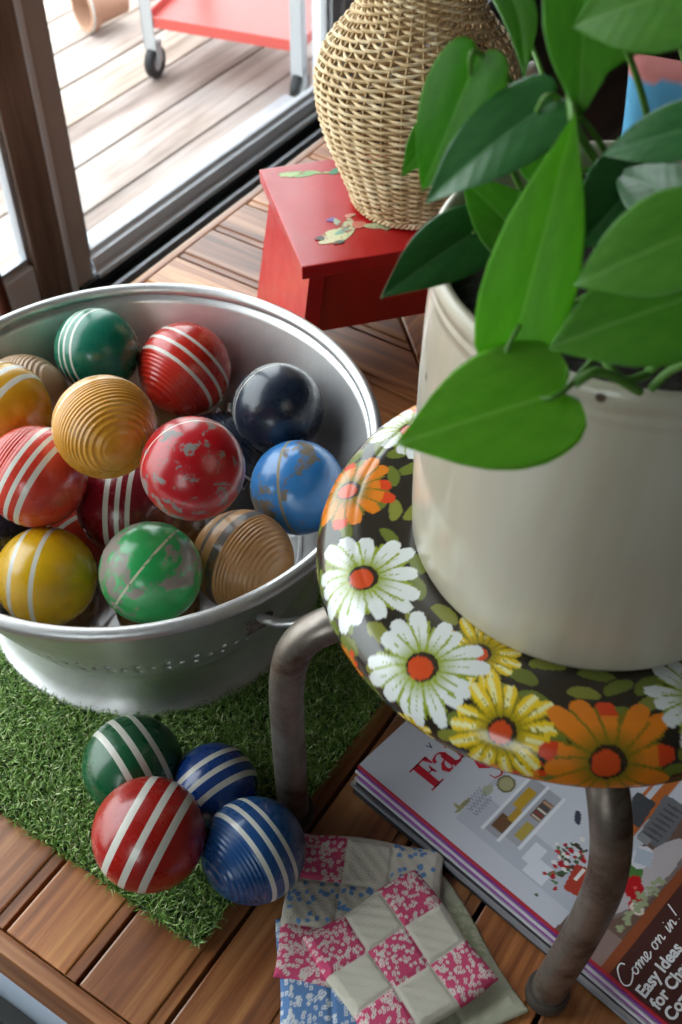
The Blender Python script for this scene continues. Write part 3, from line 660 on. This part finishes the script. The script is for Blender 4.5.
for ph in range(3):
    P = [((.081+.003*math.cos(i*.9+ph*2.1))*math.cos(2*PI*i/180), (.085+.003*math.cos(i*.9+ph*2.1))*math.sin(2*PI*i/180), .295+.003*math.sin(i*.9+ph*2.1)) for i in range(180)]
    b.tube(P, .0024, 6, closed=True)
b.build('rim_braid', M['wicker'], bas, smooth=True)
b = MB(); b.lathe([(.001, .002), (.064, .002), (.064, .004), (.001, .004)], 40); b.build('base_disc', M['wickerd'], bas)
# ------------------------------------------------------------------ magazines
MO = Vector((.01501, .52915)); me1 = (.72124, -.69269); MA = math.atan2(me1[1], me1[0])
MT = .035; cols = [('2a2b30', '8d8f96'), ('b9b9bd', '3a3f4c'), ('8d4fa0', 'c9c4cc'), ('d9d9de', 'b0b0b8'), ('7a3f96', 'a9a0b8')]
LU, LV = .372, .262
def mag(z0, z1, du, dv, rot, spine, name='magazine', label='', lu=LU, lv=LV, cover=None):
    o = empty(name, (MO.x+me1[0]*du-me1[1]*dv, MO.y+me1[1]*du+me1[0]*dv, z0), MA+rot, label=label, cat='magazine', group='stack of magazines under the stool')
    h = z1-z0
    b = MB(); b.box(.0006, .0006, .0004, lu-.0006, lv-.0006, h-.0005, m=0); b.build('pages', cover or M['paper'], o)
    b = MB(); b.box(0, -.0002, 0, lu, lv, .0004); b.box(0, -.0006, 0, lu, .0004, h-.0001); b.build('cover', mat('spine_'+spine, h2(spine), .4), o)
    return o
M['paper'] = mat('paper_edges', h2('b8b4b2'), .8); t = NT(M['paper']); t.set('Base Color', t.ramp(t.noise(t.coord('Object', (1, 1, 900)), 2, 2), [(.3, h2('8f8b8a')), (.7, h2('cfcbc8'))]))
zl = [.0004, .0060, .0105, .0150, .0190, .0235, .0275, .0315]
sp = ['34363c', '8a8c94', '2c2c34', 'c8c6cc', '8c3f9c', 'd0ccd2', '7a3a90']
lb = ['magazine with grey spine, second from the bottom of the stack', 'magazine with black spine, third from the bottom of the stack', 'magazine with white spine in the middle of the stack',  'magazine with violet spine just above the middle of the stack', 'magazine with pale spine between two purple ones', 'magazine with dark spine at the bottom of the stack', 'magazine with pale grey spine, second from the bottom of the stack', 'magazine with thin black spine in the middle of the stack', 'magazine with purple spine, second from the top of the stack']
lb = ['magazine with dark grey spine at the bottom of the stack', lb[0], lb[1], lb[2], lb[3], lb[4], 'magazine with deep purple spine directly under the red-edged top one']
for i in range(7): mag(zl[i], zl[i+1], [.002, -.003, .003, .0, .003, -.001, .001][i], [-.008, -.0065, -.005, -.0035, -.0022, -.0016, -.0006][i], [.008, -.004, .006, 0, .003, -.002, 0][i], sp[i], label=lb[i])
top = mag(zl[7], MT, 0, 0, 0, 'b02a38', label='top magazine with pale kitchen cover, red title letters and brown lower picture')
# cover picture, painted on a fine sheet
nu, nv = 372, 262
u = np.linspace(.0002, LU-.0002, nu); v_ = np.linspace(-.0004, LV-.0002, nv); UU, VV = np.meshgrid(u, v_, indexing='ij'); UU = UU.ravel(); VV = VV.ravel()
C = np.tile(np.array(h2('c2c3cc')), (len(UU), 1))
def rect(u0, v0, u1, v1, c, a=0):
    cu, cv = (u0+u1)/2, (v0+v1)/2; du, dv = UU-cu, VV-cv; p = du*math.cos(a)+dv*math.sin(a); q = -du*math.sin(a)+dv*math.cos(a)
    C[(np.abs(p) < abs(u1-u0)/2) & (np.abs(q) < abs(v1-v0)/2)] = h2(c)
def ell(u0, v0, ru, rv, c, a=0):
    du, dv = UU-u0, VV-v0; p = du*math.cos(a)+dv*math.sin(a); q = -du*math.sin(a)+dv*math.cos(a); C[(p/ru)**2+(q/rv)**2 < 1] = h2(c)
rect(.095, .02, .215, .26, 'b4b6c0'); rect(.10, .055, .205, .26, 'c6c8d0')
rect(.116, .028, .119, .10, 'dcdde2'); rect(.133, .028, .136, .10, 'dcdde2'); rect(.119, .03, .133, .098, '9c9ca2'); rect(.150, .035, .153, .10, 'dcdde2'); rect(.136, .036, .150, .098, 'a2a2aa')
rect(.121, .036, .133, .052, '6a4c34'); rect(.127, .050, .133, .064, 'b08a30'); rect(.122, .064, .131, .088, 'b8922e'); rect(.139, .066, .149, .088, '5e4a42'); rect(.141, .042, .149, .060, 'b09a48')
for k in range(5): rect(.140, .067+.0042*k, .149, .0692+.0042*k, ['c9b8a0', '8a3a34', 'd0ccc0', '4c4a50', 'b08a70'][k])
ell(.106, .076, .008, .009, '6e6a48'); ell(.106, .076, .006, .007, 'a8a27a'); ell(.098, .06, .004, .006, 'a8aa90'); ell(.092, .034, .002, .010, '9a9468'); ell(.089, .030, .004, .0015, '9a9468')
rect(.165, .022, .185, .040, 'd4d6de'); rect(.158, .030, .170, .050, 'd4d6de'); ell(.170, .093, .003, .007, '3a4050', .6)
rs = np.random.RandomState(3)
for k in range(70):
    ell(.186+rs.normal()*.007, .052+rs.normal()*.011, rs.uniform(.001, .003), rs.uniform(.001, .0025), ['a81c26', '3a5a34', 'e0dcd8', 'c03038', '4a3c34', '5c7a50'][rs.randint(6)])
rect(.196, .034, .212, .060, 'b04030', .2); rect(.200, .045, .203, .058, 'e8e4e0')
C[(UU > .214+.09*(VV-.0))*(VV < .15) | (UU > .2275+.0*VV)] = h2('6a5248')
C[(UU > .222)*(UU < .30)*(VV < .03)] = h2('8a736c')
k_ = (UU > .226) & (UU < .2262+.03); C[(UU-.262-.0*(VV) > 0)] = h2('4c2c28')
C[(UU > .258) & (UU < .266)] = h2('8c4a2c'); C[(UU > .205) & (UU < .214) & (VV > .10)] = h2('b4622c'); C[(UU > .197) & (UU < .200) & (VV > .14)] = h2('c26a34')
rect(.214, .115, .236, .165, '6a6a6e', .1); rect(.217, .112, .227, .120, '8a8a8e')
for k in range(7): rect(.218, .120+.006*k, .232, .1225+.006*k, '4c4c50', .1)
rect(.194, .12, .212, .15, '45474c', .1); ell(.19, .165, .008, .008, 'c02038'); ell(.19, .165, .003, .003, 'e8e4e6')
ell(.243, .088, .014, .052, '7a6a68', -.12); ell(.241, .088, .0125, .050, 'b8aeb0', -.12); ell(.228, .082, .012, .014, '4c7a3c'); ell(.222, .078, .006, .008, '6a9a4c'); ell(.230, .10, .008, .012, 'd8d4dc'); rect(.224, .094, .238, .108, 'b4bcc8', .4)
for (a, c_) in ((.238, .078), (.243, .074), (.247, .068), (.240, .070), (.249, .062), (.236, .074)): ell(a, c_, .0052, .0062, 'b81c24')
ell(.241, .074, .0015, .002, 'e06a5c'); ell(.252, .060, .006, .005, 'd8c8bc')
rs = np.random.RandomState(8)
for k in range(60): a = rs.uniform(-1, 1); ell(.252+rs.normal()*.002, .065+.03*a, .0018, .0018, '98a07c')
rect(.34, .12, .372, .262, '3c4a34')
rect(-.01, -.01, LU+.01, .0008, 'b02436')
b = MB(); V = np.stack([UU, VV, np.full(len(UU), MT-zl[7]-.0002)], 1); I = np.arange(nu*nv).reshape(nu, nv)
Fq = np.stack([I[:-1, :-1], I[1:, :-1], I[1:, 1:], I[:-1, 1:]], -1).reshape(-1, 4); b.add(V.tolist(), Fq.tolist())
cv = b.build('cover_picture', M['cover'], top, smooth=True, colors=C)
tz = MT-zl[7]+.0001
def ribbon(P, Wd, z=tz):   # flat pen stroke of changing width
    P = [Vector((x, y, 0)) for x, y in P]; n = len(P); v = []; f = []
    for i, p in enumerate(P):
        t = (P[min(i+1, n-1)]-P[max(i-1, 0)]).normalized(); q = Vector((-t.y, t.x, 0)); w_ = Wd[i]/2 if hasattr(Wd, '__len__') else Wd/2
        v += [(p-q*w_), (p+q*w_)]
    for i in range(n-1): f.append((2*i, 2*i+2, 2*i+3, 2*i+1))
    return [(x, y, z) for x, y, _ in v], f
def glyph_to_uv(x, y, o, sc, slant=0):  # reading direction = +v, down = +u
    return (o[0]-y*sc, o[1]+x*sc+slant*y*sc)
def serif(ch, o, sc, m, name='title_letter'):
    b = MB(); A_ = lambda P: [glyph_to_uv(x, y, o, sc) for x, y in P]
    def poly(P): b.add([(x, y, tz) for x, y in A_(P)], [tuple(range(len(P)))])
    if ch == 'F':
        poly([(.16, 0), (.42, 0), (.42, 1), (.16, 1)]); poly([(0, 0), (.58, 0), (.58, .05), (0, .05)]); poly([(0, .95), (.8, .95), (.8, 1), (0, 1)])
        poly([(.8, 1), (.8, .66), (.76, .66), (.62, .96)]); poly([(.4, .49), (.6, .49), (.6, .53), (.4, .53)]); poly([(.6, .36), (.64, .36), (.64, .68), (.6, .68), (.54, .52)])
    if ch == 'a':
        poly([(.34, .1), (.56, .1), (.56, .55), (.34, .55)]); poly([(.4, 0), (.7, 0), (.7, .05), (.56, .14), (.4, .14)])
        for v, f in (ribbon(A_([(.08, .52), (.10, .62), (.26, .69), (.42, .66), (.46, .52)]), [sc*.14, sc*.10, sc*.04, sc*.06, sc*.2]), ribbon(A_([(.36, .40), (.20, .34), (.10, .2), (.16, .06), (.28, .03), (.36, .12)]), [sc*.03, sc*.1, sc*.19, sc*.13, sc*.05, sc*.03])): b.add(v, f)
    if ch == 'r':
        poly([(.12, 0), (.36, 0), (.36, .66), (.12, .66)]); poly([(0, 0), (.48, 0), (.48, .05), (0, .05)]); poly([(0, .61), (.2, .61), (.2, .66), (0, .66)])
        v, f = ribbon(A_([(.34, .42), (.40, .58), (.52, .65), (.60, .58), (.60, .5)]), [sc*.04, sc*.05, sc*.07, sc*.16, sc*.14]); b.add(v, f)
    if ch == 'S':
        v, f = ribbon(A_([(.62, .72), (.60, .9), (.42, .98), (.18, .9), (.14, .72), (.36, .55), (.58, .38), (.60, .16), (.36, .02), (.14, .1), (.10, .3)]), [sc*.03, sc*.05, sc*.04, sc*.12, sc*.2, sc*.26, sc*.22, sc*.14, sc*.05, sc*.05, sc*.03]); b.add(v, f)
    o_ = b.build(name, m, cv); return o_
serif('F', (.064, .026), .027, M['textred']); serif('a', (.063, .047), .029, M['textred']); serif('r', (.062, .066), .029, M['textred'])
serif('S', (.098, .070), .028, M['textred'])
def sans(txt, u0, v0, size, m, bold=.0, shear=0, name='printed_words'):
    cu = bpy.data.curves.new('words', 'FONT'); cu.body = txt; cu.size = size; cu.offset = bold; cu.shear = shear; cu.resolution_u = 4
    o = bpy.data.objects.new('tmp', cu); S.collection.objects.link(o); bpy.context.view_layer.update()
    dg = bpy.context.evaluated_depsgraph_get(); me = bpy.data.meshes.new_from_object(o.evaluated_get(dg)); S.collection.objects.unlink(o); bpy.data.objects.remove(o)
    n = bpy.data.objects.new(name, me); me.materials.clear(); me.materials.append(m); S.collection.objects.link(n); n.parent = cv
    n.matrix_local = Matrix(((0, -1, 0, u0), (1, 0, 0, v0), (0, 0, 1, tz), (0, 0, 0, 1))); return n
sans('Easy Ideas', .2965, .004, .0132, M['text'], .00045); sans('for Charming', .3090, .004, .0132, M['text'], .00045); sans('Cozy Spaces', .3215, .004, .0132, M['text'], .00045)
sans('V', .036, .056, .008, M['textblue'], .0002)
# handwriting "Come on in!"
hw = [[(.95, .80), (.80, 1.0), (.45, .95), (.15, .55), (.1, .2), (.35, -.02), (.7, .05), (1.0, .25)], [(1.25, .38), (1.08, .35), (1.05, .12), (1.2, .02), (1.35, .15), (1.3, .35), (1.2, .38), (1.4, .33), (1.55, .4), (1.55, .02), (1.68, .36), (1.8, .34), (1.8, .02), (1.95, .36), (2.06, .3), (2.05, .03), (2.2, .05), (2.4, .28), (2.35, .4), (2.22, .3), (2.25, .05), (2.4, .0), (2.65, .2)],
      [(3.15, .38), (2.98, .33), (2.96, .1), (3.1, .02), (3.24, .15), (3.2, .35), (3.12, .38), (3.35, .33), (3.48, .4), (3.46, .02), (3.62, .36), (3.76, .32), (3.76, .04), (3.95, .08)], [(4.4, .4), (4.36, .03), (4.5, .1), (4.66, .4), (4.64, .02), (4.8, .36), (4.94, .32), (4.94, .04), (5.1, .1)], [(5.5, 1.0), (5.38, .28)], [(5.34, .08), (5.36, .04)], [(4.44, .58), (4.46, .62)]]
b = MB()
for st in hw:
    P = [(p.x, p.y) for p in spline([(x, y, 0) for x, y in st], 6)] if len(st) > 2 else st
    v, f = ribbon([glyph_to_uv(x, y, (.282, .000), .0142, .18) for x, y in P], .0012); b.add(v, f)
b.build('handwritten_words', M['text'], cv)
b = MB()
for k in range(3):
    P = [(x*.1, .25*math.sin(x*1.7+k)) for x in range(24)]; v, f = ribbon([glyph_to_uv(x, y, (.093+.006*k, .034), .010) for x, y in P], .0004); b.add(v, f)
b.build('small_handwriting', M['textblue'], cv)
# ------------------------------------------------------------------ quilted patchwork squares
def quilt(c, a, size, z0, pat, base, c2, label, seed, thick=.0045, pinks=(0, 2, 4, 6, 8), sz2=None, alt=()):
    n = 120; rs = np.random.RandomState(seed); t = np.linspace(-.5, .5, n); A_, B_ = np.meshgrid(t, t, indexing='ij'); A_ = A_.ravel(); B_ = B_.ravel()
    s2 = sz2 or size
    C = np.tile(np.array(h2(base)), (len(A_), 1))
    ci = np.clip(((A_+.47)/.94*3).astype(int), 0, 2); cj = np.clip(((B_+.47)/.94*3).astype(int), 0, 2); idx = ci*3+cj
    isp = np.isin(idx, pinks); C[isp] = h2(pat)
    nf = 900; fx = rs.uniform(-.5, .5, nf); fy = rs.uniform(-.5, .5, nf)
    for x, y in zip(fx, fy):
        d = np.hypot(A_-x, B_-y); k = int(np.clip((x+.47)/.94*3, 0, 2))*3+int(np.clip((y+.47)/.94*3, 0, 2))
        if k in pinks: m_ = isp & (d < .0135); C[m_] = h2(c2); m2 = isp & (d < .004); C[m2] = h2(pat)
    if alt:
        for x, y in zip(fx[:260], fy[:260]):
            d = np.hypot(A_-x, B_-y); k = int(np.clip((x+.47)/.94*3, 0, 2))*3+int(np.clip((y+.47)/.94*3, 0, 2))
            if k in alt: C[(idx == k) & (d < .016)] = h2('5f86b8')
    # quilting: seams and soft puffs
    seam = np.minimum(np.abs(((A_+.47)/.94*3) - np.round((A_+.47)/.94*3)), np.abs(((B_+.47)/.94*3)-np.round((B_+.47)/.94*3)))
    puff = .0012*(1-np.exp(-(seam/.06)**2)); dg = .00022*np.sin((A_+B_)*60)*(~isp)
    edge = np.minimum(.5-np.abs(A_), .5-np.abs(B_)); zt = thick*np.clip(edge/.035, 0, 1)**.5+puff*np.clip(edge/.05, 0, 1)+dg*np.clip(edge/.05, 0, 1)
    wav = .0008*np.sin(A_*7+seed)*np.sin(B_*6+seed*2)
    X = A_*size*(1+.02*np.sin(B_*9+seed)); Y = B_*s2*(1+.02*np.sin(A_*8+seed))
    top_ = np.stack([X, Y, zt+wav+.0012], 1); bot = np.stack([X, Y, np.zeros(len(X))+wav*0+.0], 1)
    I = np.arange(n*n).reshape(n, n); F = np.stack([I[:-1, :-1], I[1:, :-1], I[1:, 1:], I[:-1, 1:]], -1).reshape(-1, 4)
    Fb = F[:, ::-1]+n*n; ring = np.r_[I[0, :-1], I[:-1, -1], I[-1, :0:-1], I[:0:-1, 0]]; r2 = np.roll(ring, -1)
    Fs = np.stack([ring, r2, r2+n*n, ring+n*n], 1)
    b = MB(); b.add(np.r_[top_, bot].tolist(), np.r_[F, Fb, Fs].tolist())
    o = b.build('quilted_square', M['cloth'], None, smooth=True, loc=(c[0], c[1], z0), rz=a, colors=np.r_[C, C])
    return tag(o, label=label, cat='patchwork cloth', group='quilted patchwork squares beside the magazines')
PK, BG, BL = 'c0486c', 'bfb9aa', '5c7fae'
q = pt(372, 945, .003)
quilt((q.x+.020, q.y-.020), math.radians(-62), .150, .0006, 'a8b08c', 'b4b49c', 'c4c4a8', 'pale green quilted square at the bottom of the patchwork pile', 9, .003, (1, 3, 5))
q = pt(362, 985, .006)
quilt((q.x-.006, q.y-.012), math.radians(4), .118, .0052, BL, 'b0b4b4', 'c8ccd0', 'blue and white quilted square showing at the lower edge of the pile', 4, .003, (0, 1, 3, 4, 6, 7, 2), .14)
q = pt(362, 912, .010)
quilt((q.x, q.y), math.radians(-8), .128, .0095, PK, BG, 'c9bcb4', 'cream quilted square with pink flowered corners under the tilted one', 2, .0035, (0, 2, 6), alt=(4, 1, 8))
q = pt(399, 958, .019)
quilt((q.x, q.y), math.radians(33), .112, .0145, PK, BG, 'ccc0b8', 'top quilted square, turned askew, cream with pink flowered patches', 6, .0040, (0, 2, 4, 6, 8), .112)
# ------------------------------------------------------------------ cushion, croquet stake and pole
b = MB(); n = 40; v = []
for s_ in (1, -1):
    for i in range(n+1):
        for j in range(n+1):
            x, y = i/n*2-1, j/n*2-1; e = max(0, (1-abs(x)**2.6))*max(0, (1-abs(y)**2.6)); px2 = x*(1-.06*(1-y*y)); py2 = y*(1-.06*(1-x*x))
            v.append((px2*.16, s_*.05*e**.45, py2*.15+.155))
f = []; N1 = (n+1)**2
for s_ in (0, 1):
    for i in range(n):
        for j in range(n):
            q = (i*(n+1)+j, (i+1)*(n+1)+j, (i+1)*(n+1)+j+1, i*(n+1)+j+1); q = tuple(x+s_*N1 for x in q); f.append(q if s_ else q[::-1])
b.add(v, f); VA = np.array(v); C = np.tile(np.array(h2('5fa8d0')), (len(v), 1)); C[VA[:, 2] > .292+.10*VA[:, 0]] = h2('d88a86'); C[(VA[:, 2] < .12) & (VA[:, 0] < 0)] = h2('7a86b8')
rs = np.random.RandomState(2)
for k in range(26):
    x, z = rs.uniform(-.15, .15), rs.uniform(.02, .29); cc = h2(['e0b83a', 'd8506a', 'f0e0c0', 'e08a3a'][k % 4])
    C[(((VA[:, 0]-x)/.014)**2+((VA[:, 2]-z)/.009)**2 < 1)] = cc; C[(np.abs(VA[:, 0]-x) < .003) & (VA[:, 2] < z) & (VA[:, 2] > z-.02)] = cc
cu = b.build('printed_cushion', M['cloth'], None, smooth=True, loc=(.492, 1.262, .0), rz=math.radians(-12), colors=C)
cu.rotation_euler = (math.radians(-8), 0, math.radians(-12))
tag(cu, label='bright blue and pink printed cushion behind the plant at the right', cat='cushion')
A_, B_ = Vector((.440, 1.155, .011)), Vector((.221, 1.258, .312)); dv = (B_-A_); L = dv.length
stk = empty('croquet_stake', A_, 0, label='slim wooden stake with red, yellow and white bands leaning behind the plant', cat='croquet stake'); stk.rotation_euler = dv.to_track_quat('Z', 'Y').to_euler()
bands = [(0, .10, 'c9b48c'), (.10, L-.085, 'c9b48c'), (L-.085, L-.065, 'e8e4da'), (L-.065, L-.043, 'b8201c'), (L-.043, L-.030, 'e0b02c'), (L-.030, L-.014, 'b8201c'), (L-.014, L-.004, 'e8e4da'), (L-.004, L, 'e8e4da')]
b = MB(); mats = []
for i, (a, c_, cc) in enumerate(bands):
    mats.append(worn_paint('band_'+cc, h2(cc), .35)); b.lathe([(.004 if i == 0 else .0095, a), (.0095, a+.001), (.0095, c_-.0005), (.0095 if i < 7 else .006, c_)], 24, m=i)
b.build('shaft', mats, stk, smooth=True, angle=40)
b = MB(); b.lathe([(.0005, L+.016), (.006, L+.014), (.0095, L+.008), (.008, L+.001), (.005, L-.001)], 24); b.build('finial', mats[-1], stk, smooth=True)
A_ = pt(9, 305, FZ+.16); A_.z = FZ; A_ = A_ + Vector((0, 0, 0))
b = MB(); b.tube([A_+Vector((0, 0, .0005)), A_+Vector((-.02, .012, .30)), A_+Vector((-.045, .024, .62))], [.010, .0105, .009], 16)
b.lathe([(.001, .0003), (.013, .0003), (.013, .02), (.010, .022)], 20, c=tuple(A_))
o = b.build('wooden_pole', M['brown'], None, smooth=True, angle=50); 
M['polew'] = mat('red_brown_pole', h2('5c2e20'), .35); o.data.materials[0] = M['polew']
tag(o, label='slim red-brown wooden pole standing between colander and glass door at left edge', cat='pole')
# framed picture on the floor below the table corner
q = pt(20, 1010, FZ+.02); fp_ = empty('picture_frame', (q.x+.130*US[0], q.y+.130*US[1], FZ), R0, label='black framed picture lying on the floor below the table corner', cat='picture frame')
b = MB(); 
for (x0, y0, x1, y1) in ((-.15, -.2, -.13, .2), (.13, -.2, .15, .2), (-.13, -.2, .13, -.18), (-.13, .18, .13, .2)): b.box(x0, y0, 0, x1, y1, .02, bev=.002)
b.build('frame', M['blackrub'], fp_); b = MB(); b.box(-.131, -.181, .001, .131, .181, .010); b.build('picture', mat('pale_blue_mount', h2('aab6c4'), .3), fp_)
# ------------------------------------------------------------------ out on the deck
c1 = pt(157, 77, -.41); c2 = pt(300, 103, -.41); cd = (c2-c1); CWd = cd.length; CA = math.atan2(cd.y, cd.x)
cart = empty('utility_cart', c1, CA, label='red metal utility cart on grey casters out on the deck', cat='cart')
zsft = .135; DP = .30
def tray(z, nm):
    b = MB(); b.box(-.01, -.01, z, CWd+.01, DP+.01, z+.003)
    for (x0, y0, x1, y1) in ((-.012, -.012, CWd+.012, -.008), (-.012, DP+.008, CWd+.012, DP+.012), (-.012, -.008, -.008, DP+.008), (CWd+.008, -.008, CWd+.012, DP+.008)): b.box(x0, y0, z-.006, x1, y1, z+.020, bev=.001)
    b.build(nm, M['cartred'], cart)
tray(zsft, 'shelf'); tray(.48, 'shelf')
for x in (0, CWd):
    for y in (0, DP):
        sx = -1 if x == 0 else 1; sy = -1 if y == 0 else 1
        b = MB(); b.box(min(x+sx*.013, x+sx*.016), min(y+sy*.016, y-sy*.014), .075, max(x+sx*.013, x+sx*.016), max(y+sy*.016, y-sy*.014), .56); b.box(min(x+sx*.016, x-sx*.014), min(y+sy*.013, y+sy*.016), .075, max(x+sx*.016, x-sx*.014), max(y+sy*.013, y+sy*.016), .56)
        lg = b.build('post', M['cartgrey'], cart)
        b = MB(); R_ = .040; P = [(R_*.55, -.011), (R_*.9, -.011), (R_, -.006), (R_, .006), (R_*.9, .011), (R_*.55, .011)]
        b2 = MB(); b2.lathe(P, 36, closed=True)
        b2.v = [(x+a_[2], y+a_[0], a_[1]+R_+.0005) for a_ in b2.v]
        cs_ = b2.build('caster', M['blackrub'], cart, smooth=True, angle=40)
        b3 = MB(); b3.lathe([(.001, -.008), (R_*.58, -.008), (R_*.58, .008), (.001, .008)], 24); b3.v = [(x+a_[2], y+a_[0], a_[1]+R_+.0005) for a_ in b3.v]; b3.build('hub', M['cartgrey'], cs_, smooth=True, angle=40)
        b = MB(); b.box(x-.016, y-.012, .040, x-.013, y+.012, .088); b.box(x+.013, y-.012, .040, x+.016, y+.012, .088); b.box(x-.016, y-.014, .082, x+.016, y+.014, .092); b.build('fork', M['cartgrey'], cs_)
q = pt(112, 22, -.40)
pot2 = empty('clay_flowerpot', (q.x+.03, q.y+.03, -.409+.058), 0, label='tan clay flowerpot lying on its side out on the deck near the door edge', cat='flowerpot')
b = MB(); b.lathe([(.02, 0), (.036, 0), (.050, .095), (.057, .095), (.058, .12), (.050, .12), (.049, .10), (.034, .008), (.02, .008)], 40, closed=True)
o = b.build('pot', mat('clay', h2('b08a72'), .8), pot2, smooth=True, angle=40); o.rotation_euler = (math.radians(88), 0, math.radians(-52))
b = MB(); b.lathe([(.0585, .118), (.0600, .119), (.0600, .112), (.0585, .113)], 40, closed=True)
o = b.build('pale_rim', mat('lime_crust', h2('d0ccc4'), .8), pot2, smooth=True); o.rotation_euler = (math.radians(88), 0, math.radians(-52))
